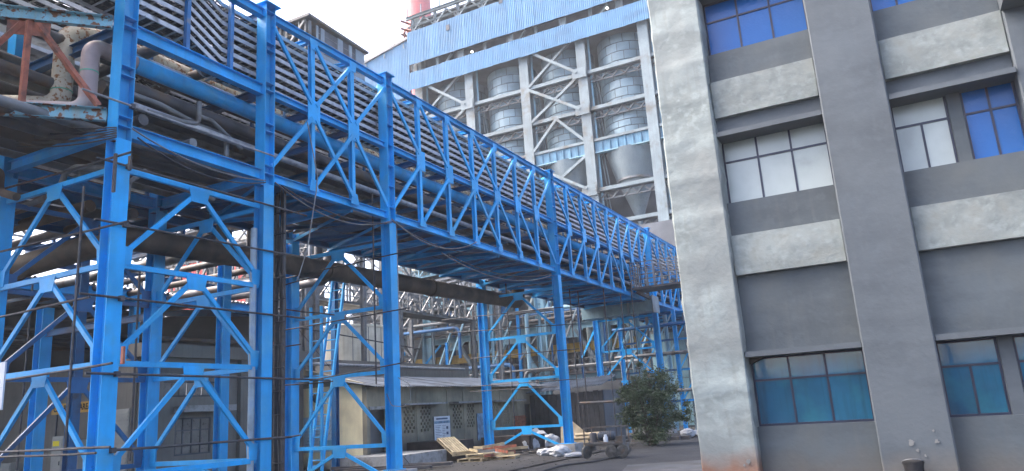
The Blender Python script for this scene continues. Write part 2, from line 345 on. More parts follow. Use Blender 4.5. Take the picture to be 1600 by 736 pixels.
for bi, (x0, x1) in enumerate(BAYS):
    a, b = x0+.001, x1-.001
    def wallp(z0, z1, m=CEMD, nm='wall_panel'): return rough_box(a, b, yW, 17.35, z0, z1, .3, .004, .008, seed=bi*5+z0).build(nm, m, B, True)
    def band(z0, z1): return rough_box(a, b, yB_, 17.3, z0, z1, .11, .022, .022, seed=bi*7+z0).build('ring_beam', CONCB, B, True)
    def chj(z0, z1):
        o = rough_box(a, b, yC, 17.3, z0, z1, .1, .006, .012, seed=z0).build('sunshade', CEM, B, True); return o
    wallp(G-.3, .955); chj(2.41, 2.525); wallp(2.525, 4.20); band(4.20, 5.09); wallp(5.09, 5.88); chj(7.39, 7.50)
    wallp(7.50, 7.89, CEM); band(7.89, 8.78); wallp(8.78, 9.54); chj(11.0, 11.12); wallp(11.12, 11.6, CEM); band(11.6, 12.5); wallp(12.5, 14.4)
    if bi == 0: wins = [(a, b, 3, 3)]
    else: wins = [(a, 1.54, 1, 2), (1.79, b, 2, 2)]
    for fi, (z0, z1, gm) in enumerate([(.955, 2.41, GTEAL), (5.88, 7.45, GWHITE), (9.54, 11.0, GBLUE)]):
        if bi == 1:
            rough_box(1.54, 1.79, 17.02, 17.35, z0, z1, .2, .006, .01, seed=z0).build('mullion_pier', CEMD if fi else CEM, B, True)
        # dark soffit strip of wall behind the head, recessed reveals
        for wi, (wx0, wx1, ntop, nbot) in enumerate(wins):
            m = gm if not (fi == 1 and bi == 1 and wi == 1) else GBLUE
            zt = z1; zm = z0+(zt-z0)*.66
            fw = .045
            w = MB(); 
            w.box(wx0, wx0+fw, yG-.03, yG+.03, z0, zt).box(wx1-fw, wx1, yG-.03, yG+.03, z0, zt)
            w.box(wx0+fw, wx1-fw, yG-.03, yG+.03, z0, z0+fw).box(wx0+fw, wx1-fw, yG-.03, yG+.03, zt-fw, zt)
            fr = w.build('window', WFRAME, B)
            MB().box(wx0+fw, wx1-fw, yG-.026, yG+.026, zm-fw/2, zm+fw/2).build('transom', WFRAME, fr)
            for (n, za, zb) in ((nbot, z0+fw, zm-fw/2), (ntop, zm+fw/2, zt-fw)):
                xs = [wx0+fw+(wx1-wx0-2*fw)*i/n for i in range(n+1)]
                for i in range(1, n): MB().box(xs[i]-.022, xs[i]+.022, yG-.024, yG+.024, za, zb).build('mullion', WFRAME, fr)
                for i in range(n):
                    q = MB(); t = random.uniform(-.003, .003)
                    q.box(xs[i]+(.022 if i else 0), xs[i+1]-(.022 if i < n-1 else 0), yG-.004+t, yG+.004+t, za, zb).build('pane', m, fr)
        # room behind: dark back so that gaps stay dark
MB().box(-3.0, 4.0, 18.25, 18.4, G, 14.4).build('back_wall', DARKW, B)
# broken corner of cladding over the lower window
MB().prism([(-3.07, 2.41), (-2.75, 2.41), (-2.80, 2.38), (-2.98, 2.30), (-3.07, 2.27)], 'y', 16.95, 17.10).build('torn_lining', BROWN, B)
# overhang at the top right
MB().box(2.72, 4.2, 16.1, 16.619, 8.72, 8.95).build('bracket', CEM, B)

for k, (px, py, yy, w) in enumerate([(1424, 691, 16.484, .11), (1434, 704, 16.484, .07), (1464, 690, 16.484, .09), (1459, 673, 16.484, .05), (1446, 712, 16.484, .05), (1169, 722, 16.47, .10), (1163, 727, 16.47, .05)]):
    c = aty(px, py, yy); random.seed(k); n = 13
    w *= .6; poly = [(c.x+w*random.uniform(.25, 1)*math.cos(2*PI*i/n), c.z+w*random.uniform(.3, 1.25)*math.sin(2*PI*i/n)) for i in range(n)]
    MB().prism(poly, 'y', yy-.002, yy+.012).build('paint_splash', mat('lime_splash', (.19, .195, .19), .8, var=.15), B)
random.seed(5)
t = T('rubbish_bucket', 'black round bucket with ribbed lid at foot of grey pillar', 'bucket', (-.245, 16.2, G))
MB().lathe([(.12, 0), (.15, .02), (.17, .26), (.175, .28), (.175, .30), (.0, .30)], (-.245, 16.2, G), 24).build('body', RUBBER, t, True)
MB().lathe([(.185, .29), (.19, .31), (.19, .345), (.16, .36), (.13, .355), (.12, .375), (.0, .38)], (-.245, 16.2, G), 24).build('lid', RUBBER, t, True)
MB().tube([(-.245+.185*math.cos(q), 16.2+.2*math.sin(q), G+.32-.07*math.sin(q*1)) for q in np.linspace(PI, 2*PI, 12)], .008, 6).build('handle', POLEG, t, True)

# ================================================================== BLUE PIPE BRIDGE
XF, XR = -12.3, -15.9
YC = [8.3, 11.88, 16.5, 27.85, 41.25]
ZB, ZM, ZT = 7.17, 9.25, 11.25
TIES = [.95, 2.86, 4.62, 6.42]
CH = ('H', .30, .30)
def plate(parent, c, w, h, nrm, m=BLUE, t=.014, taper=.75, flip=False):
    # trapezoid gusset centred at c, in the plane whose normal is nrm ('x' or 'y')
    x, y, z = c; a, b = (w/2, w/2*taper) if not flip else (w/2*taper, w/2)
    if nrm == 'x': mb = MB().prism([(y-b, z-h/2), (y+b, z-h/2), (y+a, z+h/2), (y-a, z+h/2)], 'x', x-t/2, x+t/2)
    else: mb = MB().prism([(x-b, z-h/2), (x+b, z-h/2), (x+a, z+h/2), (x-a, z+h/2)], 'y', y-t/2, y+t/2)
    return mb.build('gusset_plate', m, parent)
STIFF = MB().box(.008, .147, -.134, .134, 0, .014).mesh('stiffener', BLUE)
def column(parent, x, y, z0, z1, stiff=0, m=BLUE):
    zs = min(z1, 6.95)
    o = member('column', parent, (x, y, z0), (x, y, zs), CH, m, (1, 0, 0))
    if z1 > zs: member('upper_column', parent, (x, y, zs), (x, y, z1), CH, m, (0, 1, 0))
    if stiff:
        z = 7.2
        while z < z1-.1:
            for dz in (0, .19):
                link('stiffener', STIFF, parent, Matrix.Translation((x, y, z+dz)))
            z += stiff
    MB().box(x-.21, x+.21, y-.21, y+.21, z0-.025, z0-.001).build('base_plate', m, parent)
    return o
def chevrons(parent, p0, p1, levels, m=BLUE, nrm='x', zlow=None, half=.15):
    """ties at each level with a gusset in the middle and an inverted V below it"""
    p0, p1 = Vector(p0), Vector(p1); d = (p1-p0).normalized(); off = .0
    a0, a1 = p0+d*half, p1-d*half; mid = (p0+p1)/2
    sidev = Vector((1, 0, 0)) if nrm == 'x' else Vector((0, -1, 0))
    for i, z in enumerate(levels):
        member('tie', parent, (a0.x, a0.y, z), (a1.x, a1.y, z), ('C', .07, .10), m, sidev)
        c = mid+sidev*.052; plate(parent, (c.x, c.y, z-.15), .50, .27, nrm, m, flip=False)
        zl = levels[i-1]+.06 if i else (zlow if zlow is not None else z-1.0)
        for s in (-1, 1):
            top = mid+d*(s*.12)+sidev*.02; bot = (p0 if s < 0 else p1)-d*(s*half)+sidev*.02
            member('diagonal_brace', parent, (top.x, top.y, z-.16), (bot.x, bot.y, zl+.1), ('C', .06, .09), m, sidev)
            e = (p0 if s < 0 else p1)-d*(s*(half+.1))+sidev*.045
            plate(parent, (e.x, e.y, zl+.12), .24, .34, nrm, m, taper=.8)
def plinth(x, y, z, label, w=.8):
    rough_box(x-w/2, x+w/2, y-w/2, y+w/2, G-.3, z-.026, .12, .012, .02, seed=x+y).build('column_plinth', PLINTH, None, True, label=label, cat='plinth', group='concrete plinths under blue columns')
zb = [.12, .12, .34, .27, .2]
# near tower: columns C1, C2 front and rear
tw = T('trestle_tower', 'near four legged bright blue steel tower carrying pipes, left of picture', 'steel tower', (-14.1, 10.1, 0))
for k, y in enumerate(YC[:2]):
    column(tw, XF, y, zb[k], 12.4 if k == 0 else 11.45, stiff=1.02)
    column(tw, XR, y, zb[k], 11.4)
    plinth(XF, y, zb[k], 'concrete plinth under near front blue column of tower %s' % ('at far left', 'beside cable riser')[k]); plinth(XR, y, zb[k], 'concrete plinth under rear blue column of tower %s' % ('at far left', 'near grey building')[k])
    chevrons(tw, (XR, y, 0), (XF, y, 0), TIES, nrm='y', zlow=.05)
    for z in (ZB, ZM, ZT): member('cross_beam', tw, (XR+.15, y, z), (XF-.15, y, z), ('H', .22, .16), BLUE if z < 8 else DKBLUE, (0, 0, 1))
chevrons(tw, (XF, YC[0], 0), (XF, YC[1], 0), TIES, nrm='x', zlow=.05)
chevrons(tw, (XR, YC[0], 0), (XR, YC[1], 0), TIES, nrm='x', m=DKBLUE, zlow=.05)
for x in (XF, XR):
    for z, h in ((7.17, .25), (9.25, .27), (11.22, .2)):
        member('longitudinal_beam', tw, (x, YC[0]+.15, z), (x, YC[1]-.15, z), ('H', h, .18), BLUE, (0, 0, 1))
# tray posts standing on the middle beam
for y in (9.85, 11.02):
    member('tray_post', tw, (-12.52, y, 9.39), (-12.52, y, 12.3), ('C', .10, .09), BLUEW, (1, 0, 0))
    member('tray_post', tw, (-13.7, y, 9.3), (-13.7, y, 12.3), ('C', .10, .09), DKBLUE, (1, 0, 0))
MB().box(XF-.24, XF+.24, YC[1]-.24, YC[1]+.24, 11.45, 11.475).build('cap_plate', BLUE, tw)
# third row column behind
column(tw, -20.3, 11.9, .1, 5.1); plinth(-20.3, 11.9, .1, 'concrete plinth under inner blue post behind tower')
column(tw, -18.75, 16.5, .1, 6.9); plinth(-18.75, 16.5, .1, 'concrete plinth under inner blue post beside grey building')
member('cross_beam', tw, (-21.8, 11.9, 6.6), (XR-.15, 11.9, 6.6), ('H', .22, .16), DKBLUE, (0, 0, 1))
member('cross_beam', tw, (-18.6, 8.3, 7.17), (XR-.15, 8.3, 7.17), ('H', .22, .16), DKBLUE, (0, 0, 1))
member('cross_beam', tw, (-20.15, 11.9, 4.4), (XR-.15, 11.9, 4.4), ('H', .16, .12), DKBLUE, (0, 0, 1))

# trestle bents at C3, C4, C5
tl = ['first blue trestle bent with plinth beside ladder, under pipe bridge', 'second blue trestle bent beside wooden pallets, under pipe bridge', 'farthest blue trestle bent by the bush, under pipe bridge']
for k in (2, 3, 4):
    y = YC[k]; t = T('trestle_bent', tl[k-2], 'trestle', (-14.1, y, 0), 'blue trestle bents carrying the bridge')
    column(t, XF, y, zb[k], 11.45 if k < 4 else 11.45, stiff=0); column(t, XR, y, zb[k], ZB+.1)
    z = 7.4
    while z < 11.3:
        link('stiffener', STIFF, t, Matrix.Translation((XF, y, z))); z += .62
    MB().box(XF-.22, XF+.22, y-.22, y+.22, 11.45, 11.47).build('cap_plate', BLUE, t)
    plinth(XF, y, zb[k], 'concrete plinth under front column of %s trestle' % ['first', 'second', 'farthest'][k-2], .85)
    plinth(XR, y, zb[k], 'concrete plinth under rear column of %s trestle' % ['first', 'second', 'farthest'][k-2], .85)
    chevrons(t, (XR, y, 0), (XF, y, 0), TIES, nrm='y', zlow=-.02)

# truss spans
def truss_plane(t, x, ya, yb, n, m, detail=True):
    d = (yb-ya)/n; ys = [ya+d*i for i in range(n+1)]
    e = .15
    for z, h in ((ZB, .2), (ZM, .16), (ZT, .18)):
        member({ZB: 'bottom_chord', ZM: 'middle_chord', ZT: 'top_chord'}[z], t, (x, ya+e, z), (x, yb-e, z), ('H', h, .16), m, (0, 0, 1))
    fx = x+.085 if m is BLUE else x-.085
    for i in range(1, n):
        y = ys[i]
        for za, zc in ((ZB, ZM), (ZM, ZT)):
            member('vertical', t, (x, y, za+.09), (x, y, zc-.08), ('H', .13, .12), m, (1, 0, 0))
        if detail:
            plate(t, (fx, y, ZM), .44, .62, 'x', m, taper=1)
            plate(t, (fx, y, ZT-.14), .34, .30, 'x', m, taper=.6); plate(t, (fx, y, ZB+.14), .34, .30, 'x', m, taper=.6, flip=True)
    sd = (1, 0, 0)
    def dg(i0, z0, i1, z1):
        p0 = Vector((fx, ys[i0], z0)); p1 = Vector((fx, ys[i1], z1)); q = (p1-p0).normalized()
        k0 = .2 if i0 in (0, n) else .12; k1 = .2 if i1 in (0, n) else .12
        member('diagonal', t, p0+q*k0, p1-q*k1, ('C', .06, .10), m, sd)
    h = n//2
    for i in range(n):
        if i < h or (n % 2 and i == h):
            dg(i, ZT-.1, i+1, ZM+.1); dg(i, ZB+.1, i+1, ZM-.1)
        if i >= (h if n % 2 == 0 else h):
            dg(i, ZM+.1, i+1, ZT-.1); dg(i, ZM-.1, i+1, ZB+.1)
    return ys
SP = [(11.88, 16.5, 3, 'short blue truss span between the tower and first trestle'),
      (16.5, 27.85, 7, 'long blue truss span between first and second trestles'),
      (27.85, 41.25, 8, 'far blue truss span leading to the farthest trestle'),
      (41.25, 56.0, 8, 'last blue truss span running into the boiler house')]
for si, (ya, yb, n, lab) in enumerate(SP):
    t = T('truss_span', lab, 'truss bridge', (-14.1, (ya+yb)/2, ZB-.2), 'spans of the blue pipe bridge')
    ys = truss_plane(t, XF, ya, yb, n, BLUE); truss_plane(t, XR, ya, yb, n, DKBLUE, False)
    for i, y in enumerate(ys):
        if i < n or si == 3:
            if 0 < i:
                member('floor_beam', t, (XR+.02, y, ZB-.02), (XF-.02, y, ZB-.02), ('H', .2, .13), BLUE, (0, 0, 1))
                member('pipe_support', t, (XR+.02, y, 8.33), (XF-.09, y, 8.33), ('H', .13, .1), DKBLUE, (0, 0, 1))
                member('middle_cross_beam', t, (XR+.02, y, ZM-.02), (XF-.09, y, ZM-.02), ('H', .15, .12), DKBLUE, (0, 0, 1))
                member('top_cross_beam', t, (XR+.02, y, ZT+.01), (XF-.09, y, ZT+.01), ('H', .13, .12), BLUE, (0, 0, 1))
        if i < n:
            y2 = ys[i+1]
            if i % 2: a, b = (XR, XF)
            else: a, b = (XF, XR)
            member('wind_brace', t, (a, y, ZB-.15), (b, y2, ZB-.15), ('L', .09, .09), BLUE, (0, 0, 1))
            member('wind_brace', t, (b, y, ZB-.10), (a, y2, ZB-.10), ('L', .09, .09), DKBLUE, (0, 0, 1))
            member('top_brace', t, (a+(.1 if a < b else -.1), y, ZT-.03), (b-(.1 if a < b else -.1), y2, ZT-.03), ('L', .08, .08), BLUE, (0, 0, 1))
    # deck of loose plates over the floor beams
    y = ya+.2
    while y < yb-.9:
        for x0, x1 in ((-15.8, -14.75), (-14.72, -13.6), (-13.57, -12.42)):
            if random.random() < .8:
                dx = random.uniform(-.02, .05)
                MB().box(x0+dx, x1+dx-.03, y, y+.86, ZB+.1, ZB+.106).build('deck_plate', DKBLUE, t)
        y += .9

# ---- cable trays
def tray(label, xa, xb, z, drop, m=TRAY, y0=3.6, y1=57., cables=8, hi=.40):
    t = T('cable_tray', label, 'cable tray', (xa, y0, z), 'cable trays stacked along the bridge')
    def zz(y): return z+hi*max(0, min(1, (10.85-y)/.85)) if drop else z
    ys = [y0, 10.0, 10.85]+[12+2.25*i for i in range(20)]+[y1]; jit = [random.uniform(-.018, .018) if 3 <= i < 23 else 0 for i in range(len(ys))]
    for x in (xa, xb):
        mb = MB(); h, w = .10, .025
        vs = []; 
        for i_, y in enumerate(ys):
            q = zz(y)+jit[i_]; vs += [(x-w/2, y, q), (x+w/2, y, q), (x+w/2, y, q+h), (x-w/2, y, q+h)]
        fs = [(0, 1, 2, 3), tuple(4*(len(ys)-1)+i for i in (3, 2, 1, 0))]
        for i in range(len(ys)-1):
            a = 4*i; b = a+4; fs += [(a, b, b+1, a+1), (a+1, b+1, b+2, a+2), (a+2, b+2, b+3, a+3), (a+3, b+3, b, a)]
        mb.add(vs, fs).build('side_rail', m, t)
    mb = MB(); y = y0+.1
    while y < y1-.1:
        q = zz(y); mb.box(min(xa, xb)+.0125, max(xa, xb)-.0125, y-.02, y+.02, q+.01, q+.03); y += .26
    mb.build('rungs', m, t, kind='stuff')
    mb = MB()
    for c in range(cables):
        x = min(xa, xb)+.07+c*(abs(xb-xa)-.14)/(cables-1); r = random.uniform(.016, .03); path = []; y = y0
        dx = 0
        while y < y1:
            path.append((x+random.uniform(-.012, .012), y, zz(y)+.035+r+random.uniform(0, .012))); y += 1.1 if y > 12.5 else .4
        mb.tube(path, r, 5)
    mb.build('cables', CABLE, t, kind='stuff')
LV = [9.50+.225*k for k in range(8)]
for k, z in enumerate(LV):
    w = ORD[k] if k < 7 else 'topmost'
    tray('%s cable tray of the stack facing the camera on bridge' % w, -12.62, -13.2, z, True)
    tray('%s cable tray of the inner stack behind the front trays' % w, -14.6, -15.25, z+.05, True, cables=6)
# tray support arms, one per panel point and level
tb = T('tray_support_frame', 'row of steel tray arms standing inside the bridge behind the truss', 'support frame', (-14, 12, 9.3))
ya = 8.6
arms = [8.9, 9.85, 11.02] + [YC[1]+.12+1.54*i for i in range(0, 3)] + [16.62+1.62*i for i in range(7)] + [28.0+1.675*i for i in range(8)] + [41.4+1.84*i for i in range(8)]
for y in arms:
    if y > 12: member('tray_post', tb, (-13.32, y, 9.33), (-13.32, y, 11.15), ('C', .07, .07), DKBLUE, (1, 0, 0)); member('tray_post', tb, (-14.5, y, 9.33), (-14.5, y, 11.15), ('C', .07, .07), DKBLUE, (1, 0, 0))
    for z in LV:
        q = z+(.40*max(0, min(1, (10.85-y)/.85)))
        member('tray_arm', tb, (-13.30, y, q-.02), (-12.55, y, q-.02), ('B', .035, .035), TRAY)
        member('tray_arm', tb, (-15.3, y, q+.03), (-14.5, y, q+.03), ('B', .035, .035), TRAY)

# ---- pipes on the bridge
Y0 = 3.6
pipe('large bright blue pipe running under the cable trays along bridge', [(-13.0, 9.0, 9.0), (-13.0, 57, 9.0)], .18, BLUE, flanges=[((-13, y, 9.0), (0, 1, 0)) for y in (24., 37.)], n=20)
pipe('thin light grey pipe low on bridge nearest the camera', [(-12.85, 8.5, 8.02), (-12.85, 57, 8.02)], .075, POLEG, n=14)
pipe('dark lagged pipe below the blue pipe on bridge', [(-13.2, 8.8, 8.56), (-13.2, 57, 8.56)], .15, PIPED, n=14)
pipe('second dark lagged pipe behind on middle bridge level', [(-13.75, 8.8, 8.6), (-13.75, 57, 8.6)], .18, PIPED, n=14)
pipe('dull blue thick pipe behind the bright one on bridge', [(-13.65, 8.8, 9.45), (-13.65, 57, 9.45)], .16, DKBLUE, n=14)
for j, (x, z, r, m) in enumerate([(-14.2, 8.55, .12, PIPED), (-14.6, 8.62, .17, PIPEG), (-15.1, 8.55, .12, PIPED), (-15.5, 8.6, .15, BROWN), (-13.2, 7.42, .10, PIPEG), (-13.6, 7.48, .14, PIPED), (-14.1, 7.46, .12, PIPED), (-14.65, 7.5, .16, BROWN), (-15.2, 7.45, .11, PIPED), (-15.6, 7.4, .08, PIPEG), (-14.1, 9.48, .13, PIPED), (-15.5, 9.42, .09, PIPEG)]):
    lv_ = 'lower' if z < 8 else 'middle' if z < 9 else 'upper'
    pipe('%s inner pipe on %s bridge level, %s from camera side' % ({'dark_pipe': 'dark', 'grey_pipe': 'grey', 'brown_bitumen_pipe': 'brown'}[m.name], lv_, [4, 5, 6, 7, 1, 2, 3, 4, 5, 6, 1, 2][j] and ['first', 'second', 'third', 'fourth', 'fifth', 'sixth', 'seventh'][[3, 4, 5, 6, 0, 1, 2, 3, 4, 5, 0, 1][j]]), [(x, Y0, z), (x, 57, z)], r, m, n=10, group='inner pipes of the bridge')
# second lighter pipe pair seen through the tower bay
pipe('slim weathered grey pipe with upturned branch inside tower', [(-12.95, 8.5, 8.3), (-12.95, 9.6, 8.3), (-12.95, 10.6, 8.15), (-13.0, 11.4, 8.15), (-13.0, 11.4, 7.4)], .06, PIPEG, R=.15)
pipe('short grey bent branch pipe rising inside tower', [(-12.8, 9.2, 7.98), (-12.8, 10.0, 8.02), (-12.8, 10.45, 8.1), (-12.8, 10.45, 8.62)], .055, PIPEG, R=.14)
pipe('curved grey branch pipe dropping inside tower', [(-12.8, 10.45, 8.3), (-12.8, 10.8, 8.3), (-12.85, 11.5, 8.0), (-12.85, 11.7, 7.9)], .045, PIPEG, R=.2)

# ---- big brown pipe through the trestles
pipe('thick brown bitumen coated pipe crossing beneath the bridge', [(-24.5, 10.6, 5.75), (-15.45, 10.6, 6.02), (-15.3, 10.75, 6.02), (-15.3, 28.9, 6.40), (-15.3, 30.2, 6.42), (-15.3, 30.2, 7.02)], .29, BROWN, R=.7, n=20,
     flanges=[((-15.3, 17.3, 6.16), (0, 1, .02)), ((-15.3, 23.0, 6.277), (0, 1, .02)), ((-19.5, 10.6, 5.9), (1, 0, .03))])

# ================================================================== BUNKER BUILDING (far)
YB = 62.0
XC = [-41.5, -35.3, -29.0, -22.9, -16.7, -10.5]
ZF = [32.3, 28.6, 25.4, 20.7, 17.5]
bk = T('bunker_building', 'tall steel framed bunker building with blue sheet cladding behind bridge', 'building', (-29, YB+5, G))
for i, x in enumerate(XC):
    member('column', bk, (x, YB, G), (x, YB, 36.5 if i else 44), ('H', .8, .95), PALEG, (0, 1, 0))
    member('column_casing', bk, (x+.62, YB+.3, G), (x+.62, YB+.3, 36.5), ('O', .22, .22), PALEB)
    member('rear_column', bk, (x, YB+10, G), (x, YB+10, 44), ('H', .9, .7), PALEG, (1, 0, 0))
def chord_truss(t, xa, xb, y, z, d, m, n):
    """edge beam with a light zigzag truss under it"""
    member('floor_edge_beam', t, (xa, y, z), (xb, y, z), ('H', .42, .3), m, (0, 0, 1))
for i in range(len(XC)-1):
    xa, xb = XC[i]+.48, XC[i+1]-.48
    for k, z in enumerate(ZF):
        if k == 2:
            MB().box(xa, xb, YB-.1, YB+.1, 24.3, 25.35).build('plate_girder', GIRD, bk)
            for q in range(1, 7):
                x = xa+(xb-xa)*q/7; MB().box(x-.02, x+.02, YB-.22, YB-.101, 24.3, 25.35).build('web_stiffener', GIRD, bk)
            MB().box(xa, xb, YB-.28, YB+.3, 25.351, 25.6).build('girder_flange', PALEG, bk)
            MB().box(xa, xb, YB-.25, YB+.25, 24.2, 24.299).build('girder_flange', PALEB, bk)
        else:
            member('floor_edge_beam', bk, (xa, YB-.15, z), (xb, YB-.15, z), ('B', .34, .26), PALEG, (0, 0, 1))
            # light truss hanging behind the edge beam
            n = 9
            for q in range(n):
                x0 = xa+(xb-xa)*q/n; x1 = xa+(xb-xa)*(q+1)/n; z0, z1 = (z-.25, z-.8) if q % 2 else (z-.8, z-.25)
                member('truss_web', bk, (x0, YB+.2, z0), (x1, YB+.2, z1), ('L', .12, .12), PIPEG)
            member('truss_chord', bk, (xa, YB+.2, z-.85), (xb, YB+.2, z-.85), ('L', .16, .16), PIPEG)
        # dark floor behind with an opening for the silo
        if k != 2: MB().box(XC[i], XC[i+1]-.01, YB+.0, YB+.4, z-.2, z-.05).build('floor_slab', DARK, bk)
    # windows of shade: side stair stringers beside columns
    x = XC[i]+.75
    for za, zb2 in ((32.3, 28.6), (28.6, 25.5), (20.7, 17.5), (24.2, 20.7)):
        for dx in (0, .28): member('stair_stringer', bk, (x+dx, YB+.6, za), (x+.2+dx, YB+1.0, zb2), ('C', .06, .12), PALEG)
# bracing bays
def brace(xa, za, xb, zb2, y=YB-.25, m=None, w=.32): member('brace', bk, (xa, y, za), (xb, y, zb2), ('H', w, .26), m or PALEG, (0, 1, 0))
for i, kind in ((0, 'X'), (2, 'X')):
    xa, xb = XC[i]+.45, XC[i+1]-.45; xm = (xa+xb)/2
    brace(xa, 32.4, xb, 36.4); brace(xa, 36.2, xb, 32.4, YB-.55)
    brace(xa, 28.7, xb, 32.1); brace(xa, 32.0, xb, 28.7, YB-.55)
    brace(xa, 25.7, xm, 28.4); brace(xm, 28.4, xb, 25.7)
    brace(xa, 20.9, xb, 24.1); brace(xa, 24.1, xb, 20.9, YB-.55)
    brace(xa, 17.6, xm, 20.4); brace(xm, 20.4, xb, 17.6)
    for z in (32.3, 28.6, 20.7): MB().box(xb-.5, xb+.9, YB-.62, YB-.56, z-.5, z+.5).build('node_plate', PALEG, bk)
# cladding strips in single sheets
def cladstrip(t, x0, x1, y, z0, z1, m, w=1.02, pitch=.204, amp=.02, ztop=None, name='cladding_sheet', axis='x'):
    cache = {}
    n = int(round(abs(x1-x0)/w)); ww = (x1-x0)/n
    for i in range(n):
        a = x0+ww*i
        zt = z1 if ztop is None else ztop(a+ww/2)
        h = round(zt-z0, 2)
        if h not in cache: cache[h] = corr(abs(ww)+.03, h, pitch, amp, 4).mesh(name, m)
        dz = random.uniform(-.03, .03)
        if axis == 'x': Mx = Matrix.Translation((a, y-random.uniform(0, .03), z0+dz))
        else: Mx = Matrix.Translation((y+random.uniform(0, .03), a, z0+dz)) @ Matrix.Rotation(PI/2, 4, 'Z')
        link(name, cache[h], t, Mx)
cladstrip(bk, -42.2, -11, YB-.9, 35.5, 37.5, CLAD)
cladstrip(bk, -42.3, -11, YB-1.0, 38.35, 42.2, CLAD)
for a, b, z in ((-42.2, -11, 35.7), (-42.2, -11, 37.3), (-42.2, -11, 38.6), (-42.2, -11, 40.3), (-42.2, -11, 42.0)):
    MB().box(a, b, YB-.84, YB-.7, z-.08, z+.08).build('girt', PALEG, bk)
for x, z in ((-37.3, 40.9), (-30.9, 41.9), (-24.0, 41.4)):
    MB().box(x, x+.42, YB-1.09, YB-1.06, z, z+.62).build('louvre_vent', DARK, bk)
# dark volume behind gap and above
MB().box(-42, -11, YB+8, YB+8.2, 16, 44).build('inner_wall', DARKW, bk)
MB().box(-42, -11, YB-.5, YB+8, 36.6, 36.8).build('bunker_floor', DARKW, bk)
MB().box(-42.1, -41.95, YB+.5, YB+8, 15, 44).build('side_wall', DARKW, bk)
MB().box(-42, -11, YB-.3, YB+8, 43.6, 43.8).build('roof_slab', DARKW, bk)
for k in range(11):                       # posts and struts seen in the open slot and below the roof
    x = -41.8+k*2.9
    member('slot_post', bk, (x, YB-.5, 37.4), (x, YB-.5, 38.5), ('H', .3 if k % 2 else .7, .2), PALEG, (1, 0, 0))
    if k % 3 == 1: member('slot_strut', bk, (x+.6, YB-.3, 37.4), (x+1.7, YB-.3, 38.6), ('L', .18, .18), PALEG)
    member('roof_post', bk, (x, YB-.6, 42.2), (x, YB-.6, 44.0), ('H', .28, .24), PALEG, (1, 0, 0))
    member('roof_strut', bk, (x, YB-.6, 42.3), (x+1.45, YB-.6, 43.8), ('L', .16, .16), PALEG)
    member('roof_strut', bk, (x+1.45, YB-.6, 43.8), (x+2.9, YB-.6, 42.3), ('L', .16, .16), PALEG)
member('eave_beam', bk, (-42.6, YB-.7, 44.05), (-11, YB-.7, 44.05), ('H', .35, .3), PALEG, (0, 0, 1))
member('eave_beam', bk, (-42.4, YB-.62, 43.0), (-11, YB-.62, 43.0), ('H', .2, .2), PALEG, (0, 0, 1))
for x in (-42.4, -40.6, -38.2, -35.9, -33, -30): member('railing_post', bk, (x, YB-.7, 44.2), (x, YB-.7, 45.3), ('L', .1, .1), PALEG)
for z in (44.0, 43.1, 42.4): member('purlin_end', bk, (-43.2, YB-.9, z), (-42.3, YB+1.5, z), ('C', .2, .15), OXIDE)
for x, z in ((-34.7, 38.0), (-19.8, 38.1)):
    MB().lathe([(.0, -.1), (.08, -.06), (.11, 0), (.07, .07), (0, .1)], (x, YB-.4, z), 12).build('lamp', LAMP, bk, True)

# silos
def silo(x, label, rings=((35.7, 32.1), (32.0, 28.5), (28.4, 25.75)), R=2.72, yo=3.15):
    y = YB+yo; t = T('coal_silo', label, 'silo', (x, y, 17.6), 'round coal silos in the bunker building')
    MB().lathe([(R-.045, 25.6), (R-.045, 35.55)], (x, y, 0), 40).build('shell', DARK, t, True)
    n = 14; course = 0
    for zt, zb2 in rings:
        k = 3 if zt-zb2 < 2.6 else 4; h = (zt-zb2)/k
        key = ('panel', round(h, 3), R)
        if key not in UNIT:
            g = .04; mbp = MB(); mbp.lathe([(R-.05, g), (R, g), (R, h-g), (R-.05, h-g)], (0, 0, 0), 4, .024/R, 2*PI/n-.024/R)
            UNIT[key] = mbp.mesh('cladding_panel', SILO, True)
        for c in range(k):
            course += 1
            for j in range(n):
                a = 2*PI/n*(j+.5*(course % 2))
                if -PI*1.08 < ((a+PI) % (2*PI))-PI < PI*.08:
                    link('cladding_panel', UNIT[key], t, Matrix.Translation((x, y, zb2+h*c)) @ Matrix.Rotation(a, 4, 'Z') @ Matrix.Diagonal((random.uniform(.995, 1.004),)*2+(1, 1)))
        for z in (zb2-.02,): MB().lathe([(R-.04, z-.05), (R+.09, z-.05), (R+.09, z+.06), (R-.04, z+.06)], (x, y, 0), 40).build('ring_band', SILOB, t, True)
    MB().lathe([(2.5, 24.3), (1.72, 21.5)], (x, y-1.0, 0), 32).build('hopper', HOPPER, t, True)
    MB().lathe([(1.78, 21.62), (1.78, 21.42), (1.66, 21.42)], (x, y-1.0, 0), 32).build('hopper_band', PIPEG, t, True)
    MB().lathe([(1.6, 21.42), (.24, 17.7), (.2, 17.2)], (x, y-1.0, 0), 28).build('spout', HOPPER, t, True)
names = ['leftmost round clad silo half hidden behind bridge top chord', 'second round clad silo from left, behind pale column', 'third round clad silo behind pale X bracing', 'rightmost round clad silo nearest concrete building, hopper below']
for k in range(4): silo(XC[k]+3.35, names[k])

